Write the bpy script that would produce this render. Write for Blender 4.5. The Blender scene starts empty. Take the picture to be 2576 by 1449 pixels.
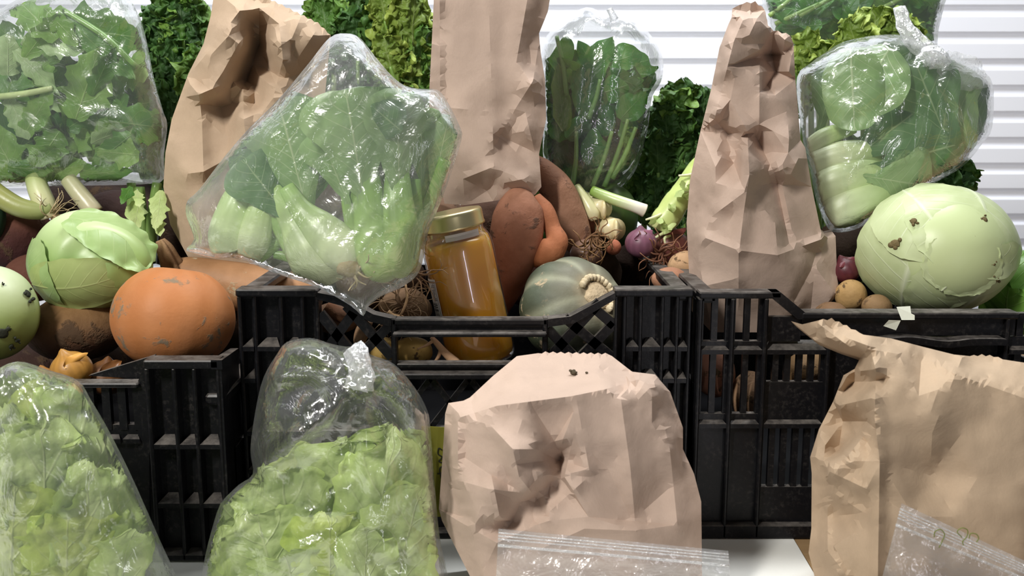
import bpy, bmesh, math, random
import numpy as np
from mathutils import Vector, Matrix, noise
from mathutils.geometry import delaunay_2d_cdt

# ------------------------------------------------------------------ camera, world, lamps, exposure
SC = bpy.context.scene
COL = SC.collection
FPX, PITCH, CY, CZ = 2500.0, math.radians(10.1), -0.86, 0.387
CAM = np.array([0.0, CY, CZ])
cam_data = bpy.data.cameras.new('camera')
cam_data.sensor_width = 36.0
cam_data.lens = 36.0 * FPX / 2576.0
cam_data.clip_start = 0.02
cam_data.dof.use_dof = True
cam_data.dof.focus_distance = 0.93
cam_data.dof.aperture_fstop = 13.0
cam = bpy.data.objects.new('camera', cam_data)
COL.objects.link(cam)
cam.location = CAM
cam.rotation_euler = (math.pi / 2 - PITCH, 0, 0)
SC.camera = cam

world = bpy.data.worlds.new('room_light')
SC.world = world
world.use_nodes = True
world.node_tree.nodes['Background'].inputs[0].default_value = (0.93, 0.96, 1.0, 1)
world.node_tree.nodes['Background'].inputs[1].default_value = 0.13


def area_lamp(name, loc, target, sx, sy, power, color):
    d = bpy.data.lights.new(name, 'AREA')
    d.shape = 'RECTANGLE'
    d.size, d.size_y, d.energy, d.color = sx, sy, power, color
    o = bpy.data.objects.new(name, d)
    COL.objects.link(o)
    o.location = loc
    o.rotation_euler = (Vector(target) - Vector(loc)).to_track_quat('-Z', 'Y').to_euler()
    return o


area_lamp('ceiling_tube_front', (-0.85, -1.35, 1.50), (0.0, 0.0, 0.2), 0.13, 0.5, 38.0, (1.0, 0.97, 0.92))
area_lamp('added_side_lamp', (-1.0, -0.45, 1.6), (0.0, 0.1, 0.2), 0.12, 1.0, 3.0, (0.97, 0.98, 1.0))  # extra lamp, added to put highlights on the film bags
area_lamp('upright_tube_behind_viewer', (0.62, -1.95, 0.0), (0.0, 0.0, 0.15), 0.07, 1.2, 3.0, (0.97, 0.95, 1.0))
area_lamp('ceiling_tube_back', (0.25, 0.35, 1.75), (0.1, 0.9, 0.1), 1.2, 0.15, 30.0, (0.96, 0.98, 1.0))

SC.view_settings.view_transform = 'Standard'
SC.view_settings.look = 'None'
SC.view_settings.gamma = 1.0
SC.view_settings.use_curve_mapping = False
SC.view_settings.exposure = 0.13
SC.cycles.transparent_max_bounces = 32
SC.cycles.max_bounces = 8


# ------------------------------------------------------------------ helpers
def W(px, py, Y=0.0):
    """point on the vertical plane y = Y that the photograph shows at pixel (px, py)"""
    dx, dy = (px - 1288.0) / FPX, (724.5 - py) / FPX
    c, s = math.cos(PITCH), math.sin(PITCH)
    d = np.array([dx, c + dy * s, -s + dy * c])
    return CAM + d * ((Y - CY) / d[1])


def WA(P, Y):
    P = np.asarray(P, float)
    Y = np.asarray(Y, float) + np.zeros(len(P))
    dx, dy = (P[:, 0] - 1288.0) / FPX, (724.5 - P[:, 1]) / FPX
    c, s = math.cos(PITCH), math.sin(PITCH)
    D = np.stack([dx, c + dy * s, -s + dy * c], 1)
    return CAM + D * ((Y - CY) / D[:, 1])[:, None]


def mpp(py, Y):
    dy = (724.5 - py) / FPX
    return (Y - CY) / (math.cos(PITCH) + dy * math.sin(PITCH)) / FPX


def lin(r, g, b, a=1.0):
    f = lambda v: ((v / 255 + 0.055) / 1.055) ** 2.4 if v > 10.3 else v / 255 / 12.92
    return (f(r), f(g), f(b), a)


def fbm(p, oct=3):
    v, a, q = 0.0, 1.0, Vector(p)
    for _ in range(oct):
        v += a * noise.noise(q)
        q = q * 2.03
        a *= 0.5
    return v


def nvec(p):
    x, y, z = p
    return (noise.noise((x + 9.3, y - 1.5, z - 7.9)), noise.noise((x, y, z)), noise.noise((x + 6.3, y + 11.2, z - 3.7)))


def thing(name, label, cat, loc, group=None):
    o = bpy.data.objects.new(name, None)
    COL.objects.link(o)
    o.location = loc
    o.empty_display_size = 0.02
    tag(o, label, cat, group)
    return o


def tag(o, label, cat, group=None):
    o['label'] = label
    o['category'] = cat
    if group:
        o['group'] = group
    return o


def world_loc(o):
    v = Vector((0, 0, 0))
    while o is not None:
        v = v + o.location
        o = o.parent
    return v


def mk(name, V, F, mat, parent=None, col=None, uv=None, smooth=True, kind=None, sharp=None):
    """one mesh object; V in world coordinates"""
    V = np.asarray(V, float)
    if parent is None:
        lo, hi = V.min(0), V.max(0)
        org = np.array([(lo[0] + hi[0]) / 2, (lo[1] + hi[1]) / 2, lo[2]])
        off = org
    else:
        off = np.array(world_loc(parent))
        org = np.zeros(3)
    me = bpy.data.meshes.new(name)
    me.from_pydata((V - off).tolist(), [], [tuple(int(i) for i in f) for f in F])
    if mat is not None:
        me.materials.append(mat)
    if smooth:
        me.polygons.foreach_set('use_smooth', [True] * len(me.polygons))
    if col is not None:
        a = me.attributes.new('col', 'FLOAT_COLOR', 'POINT')
        c = np.ones((len(V), 4))
        col = np.asarray(col, float)
        c[:, :col.shape[1]] = col
        a.data.foreach_set('color', c.ravel())
    if uv is not None:
        ul = me.uv_layers.new(name='UVMap')
        li = np.zeros(len(me.loops), dtype=np.int32)
        me.loops.foreach_get('vertex_index', li)
        ul.data.foreach_set('uv', np.asarray(uv, float)[li].ravel())
    me.update()
    o = bpy.data.objects.new(name, me)
    COL.objects.link(o)
    o.location = org
    if parent is not None:
        o.parent = parent
    if kind:
        o['kind'] = kind
    if sharp:
        try:
            me.set_sharp_from_angle(angle=math.radians(sharp))
        except Exception:
            pass
    return o


class MB:
    """collects plain solids into one mesh"""
    def __init__(s):
        s.V, s.F = [], []

    def box(s, x0, x1, y0, y1, z0, z1, bev=0.0):
        b = min(bev, (x1 - x0) * .3, (y1 - y0) * .3, (z1 - z0) * .3)
        n = len(s.V)
        if b <= 0:
            s.V += [(x, y, z) for z in (z0, z1) for y in (y0, y1) for x in (x0, x1)]
            s.F += [tuple(n + i for i in f) for f in ((0, 2, 3, 1), (4, 5, 7, 6), (0, 1, 5, 4), (2, 6, 7, 3), (0, 4, 6, 2), (1, 3, 7, 5))]
            return
        # chamfered box as stacked octagon-like rings
        def ring(z, i):
            a0, a1, c0, c1 = x0 + i, x1 - i, y0 + i, y1 - i
            return [(a0 + b, c0, z), (a1 - b, c0, z), (a1, c0 + b, z), (a1, c1 - b, z), (a1 - b, c1, z), (a0 + b, c1, z), (a0, c1 - b, z), (a0, c0 + b, z)]
        rings = [ring(z0, b * .6), ring(z0 + b, 0), ring(z1 - b, 0), ring(z1, b * .6)]
        for r in rings:
            s.V += r
        for k in range(3):
            for i in range(8):
                j = (i + 1) % 8
                s.F.append((n + k * 8 + i, n + k * 8 + j, n + k * 8 + 8 + j, n + k * 8 + 8 + i))
        s.F.append(tuple(n + 7 - i for i in range(8)))
        s.F.append(tuple(n + 24 + i for i in range(8)))

    def prism(s, poly_xz, y0, y1):
        n, k = len(s.V), len(poly_xz)
        s.V += [(x, y0, z) for x, z in poly_xz] + [(x, y1, z) for x, z in poly_xz]
        s.F.append(tuple(n + i for i in range(k)))
        s.F.append(tuple(n + 2 * k - 1 - i for i in range(k)))
        for i in range(k):
            j = (i + 1) % k
            s.F.append((n + i, n + k + i, n + k + j, n + j))

    def hexa(s, p8):
        n = len(s.V)
        s.V += [tuple(p) for p in p8]
        s.F += [tuple(n + i for i in f) for f in ((0, 2, 3, 1), (4, 5, 7, 6), (0, 1, 5, 4), (2, 6, 7, 3), (0, 4, 6, 2), (1, 3, 7, 5))]

    def build(s, name, mat, parent=None, **k):
        return mk(name, s.V, s.F, mat, parent, smooth=False, **k)


def catmull(P, n):
    P = np.asarray(P, float)
    if len(P) == 2:
        t = np.linspace(0, 1, n)[:, None]
        return P[0] * (1 - t) + P[1] * t
    Q = np.vstack([2 * P[0] - P[1], P, 2 * P[-1] - P[-2]])
    out = []
    for u in np.linspace(0, len(P) - 1 - 1e-9, n):
        i = int(u)
        t = u - i
        a, b, c, d = Q[i], Q[i + 1], Q[i + 2], Q[i + 3]
        out.append(.5 * ((2 * b) + (c - a) * t + (2 * a - 5 * b + 4 * c - d) * t * t + (3 * b - a - 3 * c + d) * t ** 3))
    return np.array(out)


def grid_faces(nu, nv, wrap=False):
    F = []
    m = nv if wrap else nv - 1
    for i in range(nu - 1):
        for j in range(m):
            k = (j + 1) % nv
            F.append((i * nv + j, i * nv + k, (i + 1) * nv + k, (i + 1) * nv + j))
    return F


def tube(st, Y0, flat=1.0, nseg=18, n=None, amp=0.0, freq=40.0, seed=0, ridges=0, rid=0.0, cap=True, seam=0.0):
    """st: (px, py, radius px, depth mm) stations -> V, F, t (0..1 along), a (angle)"""
    n = n or max(8, len(st) * 5)
    S = catmull(st, n)
    C = WA(S[:, :2], Y0 + S[:, 3] / 1000)
    R = np.array([max(S[i, 2], .05) * mpp(S[i, 1], Y0 + S[i, 3] / 1000) for i in range(n)])
    V, T, A = [], [], []
    for i in range(n):
        tan = C[min(i + 1, n - 1)] - C[max(i - 1, 0)]
        tan /= np.linalg.norm(tan) + 1e-12
        view = C[i] - CAM
        view /= np.linalg.norm(view)
        ac = np.cross(tan, view)
        ac /= np.linalg.norm(ac) + 1e-9
        dp = np.cross(ac, tan)
        for j in range(nseg):
            a = 2 * math.pi * j / nseg
            r = R[i]
            if ridges:
                r *= 1 + rid * math.cos(ridges * a + seam * i)
            p = C[i] + ac * r * math.cos(a) + dp * r * flat * math.sin(a)
            if amp:
                d = fbm((p[0] * freq + seed * 7.1, p[1] * freq, p[2] * freq + seed), 3) * amp * r
                p = p + (ac * math.cos(a) + dp * math.sin(a)) * d
            V.append(p)
            T.append(i / (n - 1))
            A.append(a)
    F = grid_faces(n, nseg, True)
    if cap:
        F.append(tuple(range(nseg - 1, -1, -1)))
        F.append(tuple((n - 1) * nseg + j for j in range(nseg)))
    return np.array(V), F, np.array(T), np.array(A)


def frame_for(axis):
    ax = Vector(axis).normalized()
    h = Vector((0, 0, 1)) if abs(ax.z) < .9 else Vector((1, 0, 0))
    x = ax.cross(h).normalized()
    y = ax.cross(x).normalized()
    return np.array(x), np.array(y), np.array(ax)


def blob(c, rx, ry, ra, axis=(0, 0, 1), ribs=0, rib=0.0, amp=0.0, freq=20.0, seed=0, dent=0.0, dentw=.35, nt=40, nph=72, prof=None, scale_x=None):
    """rounded body about an axis: ra = half length on the axis, rx, ry the other half sizes (metres)"""
    ex, ey, ez = frame_for(axis)
    V, TH, PH = [], [], []
    for i in range(nt + 1):
        th = math.pi * i / nt
        for j in range(nph):
            ph = 2 * math.pi * j / nph
            k = 1.0
            if ribs:
                k *= 1 - rib * (abs(math.cos(ribs * ph / 2)) ** 3) * math.sin(th) ** .7
            rr = math.sin(th) * k
            z = math.cos(th)
            if prof:
                rr, z = prof(th, rr, z)
            if dent:
                z -= dent * (math.exp(-(math.sin(th) / dentw) ** 2)) * (1 if z > 0 else -.6)
            p = ex * rr * math.cos(ph) * rx + ey * rr * math.sin(ph) * ry + ez * z * ra
            if amp:
                q = p * freq
                p = p * (1 + amp * fbm((q[0] + seed * 3.3, q[1] + seed, q[2]), 3))
            V.append(np.asarray(c) + p)
            TH.append(th)
            PH.append(ph)
    return np.array(V), grid_faces(nt + 1, nph, True), np.array(TH), np.array(PH)


def crease_field(P, creases):
    """sum of fold ridges: (polyline pixels, height mm, half width px), sharp along the line, fading at its ends"""
    z = np.zeros(len(P))
    for line, h, w in creases:
        L = np.asarray(line, float)
        d = np.full(len(P), 1e9)
        for i in range(len(L) - 1):
            ab = L[i + 1] - L[i]
            t = np.clip(((P - L[i]) @ ab) / (ab @ ab + 1e-9), 0, 1)
            d = np.minimum(d, np.hypot(*(P - L[i] - t[:, None] * ab).T))
        e = np.minimum(np.hypot(*(P - L[0]).T), np.hypot(*(P - L[-1]).T))
        z += h * np.clip(1 - d / w, 0, 1) ** 1.25 * np.clip(.35 + e / (w * 1.6), 0, 1)
    return z


# ---- outlines and reliefs
def dense(outl, step):
    out = []
    n = len(outl)
    for i in range(n):
        a, b = np.array(outl[i], float), np.array(outl[(i + 1) % n], float)
        k = max(1, int(np.hypot(*(b - a)[:2]) / step))
        for j in range(k):
            out.append(a + (b - a) * j / k)
    return np.array(out)


def smooth_closed(outl, step=12):
    P = np.asarray(outl, float)
    n = len(P)
    out = []
    for i in range(n):
        a, b, c, d = P[i - 1], P[i], P[(i + 1) % n], P[(i + 2) % n]
        k = max(1, int(np.hypot(*(c - b)[:2]) / step))
        for j in range(k):
            t = j / k
            out.append(.5 * ((2 * b) + (c - a) * t + (2 * a - 5 * b + 4 * c - d) * t * t + (3 * b - a - 3 * c + d) * t ** 3))
    return np.array(out)


def inside(P, poly):
    x, y = P[:, 0], P[:, 1]
    r = np.zeros(len(P), bool)
    n = len(poly)
    for i in range(n):
        x0, y0 = poly[i][:2]
        x1, y1 = poly[(i + 1) % n][:2]
        if y0 == y1:
            continue
        c = ((y0 > y) != (y1 > y)) & (x < (x1 - x0) * (y - y0) / (y1 - y0) + x0)
        r ^= c
    return r


def edge_dist(P, poly):
    P = np.asarray(P)[:, :2]
    d = np.full(len(P), 1e9)
    Q = np.asarray(poly)[:, :2]
    for i in range(len(Q)):
        a, b = Q[i], Q[(i + 1) % len(Q)]
        ab = b - a
        t = np.clip(((P - a) @ ab) / (ab @ ab + 1e-9), 0, 1)
        d = np.minimum(d, np.hypot(*(P - a - t[:, None] * ab).T))
    return d


def cdt(P, n_out):
    vs = [Vector((float(p[0]), float(p[1]))) for p in P]
    r = delaunay_2d_cdt(vs, [], [list(range(n_out))], 1, 1e-4)
    v = np.array([(q.x, q.y) for q in r[0]])
    orig = [o[0] if len(o) else -1 for o in r[3]]
    return v, [tuple(f) for f in r[2]], orig


def interp(P, v, z, tris):
    out = np.full(len(P), np.nan)
    best = np.full(len(P), -1e9)
    for t in tris:
        a, b, c = v[t[0]], v[t[1]], v[t[2]]
        den = (b[1] - c[1]) * (a[0] - c[0]) + (c[0] - b[0]) * (a[1] - c[1])
        if abs(den) < 1e-9:
            continue
        l0 = ((b[1] - c[1]) * (P[:, 0] - c[0]) + (c[0] - b[0]) * (P[:, 1] - c[1])) / den
        l1 = ((c[1] - a[1]) * (P[:, 0] - c[0]) + (a[0] - c[0]) * (P[:, 1] - c[1])) / den
        l2 = 1 - l0 - l1
        m = np.minimum(np.minimum(l0, l1), l2)
        u = m > best
        cl = np.stack([l0, l1, l2], 1)
        if m.min() < 0:
            cl = np.clip(cl, 0, 1)
            cl /= cl.sum(1)[:, None] + 1e-12
        val = cl[:, 0] * z[t[0]] + cl[:, 1] * z[t[1]] + cl[:, 2] * z[t[2]]
        out[u] = val[u]
        best[u] = m[u]
    return out


def hexgrid(poly, step, margin):
    lo, hi = np.min(np.asarray(poly)[:, :2], 0), np.max(np.asarray(poly)[:, :2], 0)
    pts = []
    y, k = lo[1], 0
    while y < hi[1]:
        x = lo[0] + (step / 2 if k % 2 else 0)
        while x < hi[0]:
            pts.append((x, y))
            x += step
        y += step * .866
        k += 1
    P = np.array(pts)
    P = P[inside(P, poly)]
    return P[edge_dist(P, poly) > margin]


def neighbours_smooth(z, tris, n, it, fixed=None):
    E = np.array([(t[i], t[(i + 1) % 3]) for t in tris for i in range(3)])
    E = np.vstack([E, E[:, ::-1]])
    for _ in range(it):
        s, c = np.zeros(n), np.zeros(n)
        np.add.at(s, E[:, 0], z[E[:, 1]])
        np.add.at(c, E[:, 0], 1)
        zz = .5 * z + .5 * s / np.maximum(c, 1)
        if fixed is not None:
            zz[fixed] = z[fixed]
        z = zz
    return z


def paper_shell(outl, ctrl, Y0, thick, step=9, n_rand=0, jit=3.0, seed=1, smooth=1, taper=.93, fine=.5, centre=None, zig=None, creases=(), soft=3, keep=.5):
    """creased paper body: outline and crease points (px, py, depth mm) -> V, F. Front sheet, sides and back sheet."""
    rnd = random.Random(seed)
    O = np.array([(p[0], p[1], p[2] if len(p) > 2 else 0) for p in outl], float)
    C = np.array([(p[0], p[1], p[2]) for p in ctrl], float).reshape(-1, 3)
    A = np.vstack([O, C])
    v, f, og = cdt(A[:, :2], len(O))
    z = np.array([A[o, 2] if o >= 0 else 0 for o in og])
    if n_rand:
        lo, hi = O[:, :2].min(0), O[:, :2].max(0)
        R = []
        while len(R) < n_rand:
            p = np.array([[rnd.uniform(lo[0], hi[0]), rnd.uniform(lo[1], hi[1])]])
            if inside(p, O)[0] and edge_dist(p, O)[0] > 14 and np.min(np.hypot(*(A[:, :2] - p[0]).T)) > 28:
                zz = interp(p, v, z, f)[0] + rnd.uniform(-jit, jit)
                R.append((p[0, 0], p[0, 1], zz))
                A = np.vstack([A, R[-1]])
        v, f, og = cdt(A[:, :2], len(O))
        z = np.array([A[o, 2] if o >= 0 else 0 for o in og])
    D = dense(O, step)
    nb = len(D)
    # points along every crease keep the folds sharp
    ed = {}
    for t3 in f:
        for i in range(3):
            e = tuple(sorted((t3[i], t3[(i + 1) % 3])))
            ed[e] = ed.get(e, 0) + 1
    cr = []
    for (i, j), cnt in ed.items():
        if cnt < 2:
            continue
        k = max(1, int(np.hypot(*(v[j] - v[i])) / step))
        for q in range(1, k):
            p = v[i] + (v[j] - v[i]) * q / k
            cr.append((p[0], p[1], z[i] + (z[j] - z[i]) * q / k))
    for i in range(len(v)):
        if og[i] >= len(O):
            cr.append((v[i][0], v[i][1], z[i]))
    cl = []
    for line, h_, w_ in creases:
        for i in range(len(line) - 1):
            a_, b_ = np.array(line[i], float), np.array(line[i + 1], float)
            k = max(1, int(np.hypot(*(b_ - a_)) / (step * .8)))
            cl += [tuple(a_ + (b_ - a_) * q / k) for q in range(k + 1)]
    if cl:
        cl = np.array(cl)
        cl = cl[inside(cl, D)]
        zc = interp(cl, v, z, f)
        cr = np.array(cr)
        far = np.array([np.min(np.hypot(*(cl - g[:2]).T)) for g in cr]) > step * 1.15
        cr = np.vstack([np.column_stack([cl, zc]), cr[far]])
    cr = np.array(cr)
    cr = cr[edge_dist(cr, D) > step * .5]
    if zig:
        for i in range(nb):
            if zig(D[i, 0], D[i, 1]):
                D[i, 1] += 2.2 if i % 2 else -2.2
    G = hexgrid(D, step * 1.25, step * .7)
    dm = np.array([np.min(np.hypot(*(cr[:, :2] - g).T)) for g in G])
    G = G[dm > step * .95]
    zg = interp(G, v, z, f)
    P = np.vstack([D[:, :2], cr[:, :2], G])
    Z = np.concatenate([D[:, 2], cr[:, 2], zg])
    v2, f2, og2 = cdt(P, nb)
    Z2 = np.array([Z[o] if o >= 0 else 0 for o in og2])
    Zs = neighbours_smooth(Z2, f2, len(v2), soft)
    Z2 = Zs + (Z2 - Zs) * keep
    Z2 = Z2 - crease_field(v2, creases) * np.clip(edge_dist(v2, D) / 12, 0, 1)
    Z2 += np.array([fbm((p[0] / 90, p[1] / 90, seed), 2) * fine * 3 + noise.noise((p[0] / 30, p[1] / 30, seed + 9.)) * fine * .5 for p in v2])
    loop = [None] * nb
    for i, o in enumerate(og2):
        if 0 <= o < nb:
            loop[o] = i
    loop = [i for i in loop if i is not None]
    Yf = Y0 + Z2 / 1000
    front = WA(v2, Yf)
    c = np.array(centre if centre else O[:, :2].mean(0))
    n = len(v2)
    Yb = Y0 + thick + np.clip(Z2 * .25, -20, 40) / 1000
    back = WA(c + (v2 - c) * taper, np.maximum(Yb, Yf + .006))
    mid = WA(c + (v2[loop] - c) * (taper * .5 + .5) * .985, (Yf[loop] + np.maximum(Yb, Yf + .006)[loop]) / 2)
    V = np.vstack([front, back, mid])
    V[:, 2] = np.maximum(V[:, 2], .0012)
    F = [t[::-1] for t in f2] + [(t[0] + n, t[1] + n, t[2] + n) for t in f2]
    k = len(loop)
    for i in range(k):
        j = (i + 1) % k
        F.append((loop[i], loop[j], 2 * n + j, 2 * n + i))
        F.append((2 * n + i, 2 * n + j, loop[j] + n, loop[i] + n))
    return V, F


def film_shell(outl, Y0, Tf, Tb, R=120, step=15, seed=3, wr=2.0, knot=None, krad=260, kamp=4.0, kn=17, extra=None, wsx=55., wsy=120., ang=0.0, creases=()):
    """inflated clear film: closed front and back sheets (depth in mm), wrinkles gathered towards the knot"""
    D = smooth_closed(outl, step)
    nb = len(D)
    G = hexgrid(D, step, step * .55)
    P = np.vstack([D[:, :2], G])
    v, f, og = cdt(P, nb)
    d = edge_dist(v, D)
    q = np.clip(d / R, 0, 1)
    bul = np.sqrt(np.clip(1 - (1 - q) ** 2, 0, 1))
    ca, sa = math.cos(ang), math.sin(ang)
    w1 = np.zeros(len(v))
    w2 = np.zeros(len(v))
    for i, p in enumerate(v):
        x, y = (p[0] * ca + p[1] * sa), (-p[0] * sa + p[1] * ca)
        r1 = 1 - 2 * abs(noise.noise((x / wsx, y / wsy, seed)))
        r2 = 1 - 2 * abs(noise.noise((x / wsx * 2.3 + 5, y / wsy * 1.7, seed + 4.)))
        w1[i] = (r1 * .7 + r2 * .35) * wr
        r1 = 1 - 2 * abs(noise.noise((x / wsx + 31, y / wsy, seed)))
        w2[i] = r1 * wr
        if knot is not None:
            dx, dy = p[0] - knot[0], p[1] - knot[1]
            rr = math.hypot(dx, dy)
            a = math.atan2(dy, dx)
            fall = math.exp(-rr / krad) * min(1, rr / 30)
            w1[i] += kamp * fall * (1 - 2 * abs(math.sin(kn / 2 * a + 2 * noise.noise((a * 2, rr / 200, seed)))))
    m = np.clip(d / 25, 0, 1)
    ex = np.zeros(len(v))
    if extra:
        for (x, y, r, h) in extra:
            ex += h * np.exp(-((v[:, 0] - x) ** 2 + (v[:, 1] - y) ** 2) / r ** 2)
    Zf = -(Tf * bul) + w1 * m - ex * m - crease_field(v, creases) * m
    Zb = Tb * bul + w2 * m
    n = len(v)
    loop = [None] * nb
    for i, o in enumerate(og):
        if 0 <= o < nb:
            loop[o] = i
    loop = [i for i in loop if i is not None]
    V = np.vstack([WA(v, Y0 + Zf / 1000), WA(v, Y0 + .0015 + Zb / 1000)])
    V[:, 2] = np.maximum(V[:, 2], .0012)
    F = [t[::-1] for t in f] + [(t[0] + n, t[1] + n, t[2] + n) for t in f]
    k = len(loop)
    for i in range(k):
        j = (i + 1) % k
        F.append((loop[i], loop[j], loop[j] + n, loop[i] + n))
    return V, F


# ---- leaves
def leaf(base, tip, width, facing=None, shape='oval', nu=26, nv=13, bend=0.0, cup=0.0, ruf=0.0, rfreq=60.0, rpow=2.0, lobes=0.0, lobn=5, seed=0, twist=0.0, side=0.0, jag=0.0, pucker=0.0):
    base, tip = np.asarray(base, float), np.asarray(tip, float)
    ax = tip - base
    L = np.linalg.norm(ax)
    ax = ax / L
    if facing is None:
        facing = CAM - (base + tip) / 2
    nrm = np.asarray(facing, float)
    nrm = nrm - ax * (nrm @ ax)
    nrm /= np.linalg.norm(nrm) + 1e-9
    ac = np.cross(ax, nrm)
    V, UV = [], []
    for i in range(nu):
        u = i / (nu - 1)
        if shape == 'oval':
            w = math.sin(math.pi * min(1, (u * .97 + .03)) ** .85) ** .75
        elif shape == 'spoon':
            w = .13 + .87 * (max(0, (u - .22) / .78) ** .75 if u < .6 else max(0, (.38 / .78)) ** .75 + (1 - (.38 / .78) ** .75) * math.sin((u - .6) / .2 * math.pi / 2) if u < .8 else math.sqrt(max(0, 1 - ((u - .8) / .205) ** 2)))
        elif shape == 'round':
            w = math.sqrt(max(0, 1 - (2 * min(u * .98 + .02, .999) - 1) ** 2)) ** .8
        elif shape == 'fan':
            w = (.22 + .78 * u ** .7) * (1 if u < .78 else math.sqrt(max(.0, 1 - ((u - .78) / .225) ** 2)))
        elif shape == 'kale':
            w = (.12 + .88 * min(1, max(0, (u - .1) / .35)) ** .8) * (1 if u < .6 else math.sqrt(max(.0, 1 - ((u - .6) / .405) ** 2)))
        else:
            w = math.sin(math.pi * (u * .97 + .015)) ** .6
        if lobes:
            w *= 1 - lobes * (.5 + .5 * math.cos(2 * math.pi * lobn * u + seed)) * min(1, 1.6 * (1 - u) + .15)
        for j in range(nv):
            v = 2 * j / (nv - 1) - 1
            ww = w * width / 2
            if jag and abs(v) > .7:
                ww *= 1 + jag * noise.noise((u * L * 160, v * 3, seed + .5)) * (abs(v) - .7) / .3
            a = twist * (u - .3)
            off = bend * L * (math.sin(math.pi * u * .5) ** 2) + cup * abs(v) ** 2 * ww
            x = v * ww
            p = base + ax * (u * L)
            dv = abs(v) ** rpow
            if jag and u > .9:
                p = p + ax * jag * L * .12 * noise.noise((v * width * 90, 3.3, seed)) * (u - .9) / .1
            if ruf:
                q = p + ac * x
                m = max(dv, max(0, (u - .8) / .2) ** 2)
                nvv = nvec((q[0] * rfreq + seed * 5, q[1] * rfreq, q[2] * rfreq - seed * 3))
                n2 = nvec((q[0] * rfreq * 2.3 + seed, q[1] * rfreq * 2.3, q[2] * rfreq * 2.3))
                off += ruf * m * (nvv[0] + .5 * n2[0]) * 1.6
                x += ruf * m * (nvv[1] + .5 * n2[1]) * .8
                p = p + ax * ruf * m * (nvv[2] + .5 * n2[2]) * .8
            if pucker:
                q = p + ac * x
                off += pucker * (noise.noise((q[0] * 70 + seed, q[1] * 70, q[2] * 70)) + .6 * abs(noise.noise((q[0] * 140, q[1] * 140, q[2] * 140 + seed))))
            sx = math.cos(a) * x
            off2 = off + math.sin(a) * x
            bs = side * L * math.sin(math.pi * u * .5) ** 2
            V.append(p + ac * (sx + bs) + nrm * off2)
            UV.append((u, v * .5 + .5))
    return np.array(V), grid_faces(nu, nv), np.array(UV)


def project(V):
    """world points -> photograph pixels"""
    D = np.asarray(V) - CAM
    c, s_ = math.cos(PITCH), math.sin(PITCH)
    dep = D[:, 1] * c - D[:, 2] * s_
    up = D[:, 1] * s_ + D[:, 2] * c
    return np.stack([1288 + FPX * D[:, 0] / dep, 724.5 - FPX * up / dep], 1)


def confine(V, bag):
    """press leaf points that would stick out of a bag against its inside"""
    D, Y0, Tf, Tb, R = bag
    D = np.asarray(D, float)[:, :2]
    c = D.mean(0)
    P = project(V)
    Y = V[:, 1].copy()
    bad = ~inside(P, D) | (edge_dist(P, D) < 9)
    if bad.any():
        idx = np.where(bad)[0]
        for k in range(14):
            P[idx] = c + (P[idx] - c) * .94
            ok = inside(P[idx], D) & (edge_dist(P[idx], D) >= 9 + 5 * (idx % 4))
            idx = idx[~ok]
            if len(idx) == 0:
                break
    q = np.clip(edge_dist(P, D) / R, 0, 1)
    bul = np.sqrt(np.clip(1 - (1 - q) ** 2, 0, 1)) * .93
    lo, hi = Y0 - Tf * bul / 1000 + .0012, Y0 + Tb * bul / 1000 + .0003
    Yc = np.where(Y < lo, lo + (lo - Y) * .04, Y)
    Yc = np.where(Yc > hi, hi, Yc)
    ch = bad | (Yc != Y)
    V = V.copy()
    V[ch] = WA(P[ch], Yc[ch])
    return V


def join(*parts):
    V, F, X = [], [], []
    n = 0
    for p in parts:
        V.append(p[0])
        F += [tuple(i + n for i in f) for f in p[1]]
        n += len(p[0])
        if len(p) > 2:
            X.append(p[2])
    return np.vstack(V), F, (np.concatenate(X) if X else None)


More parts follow.
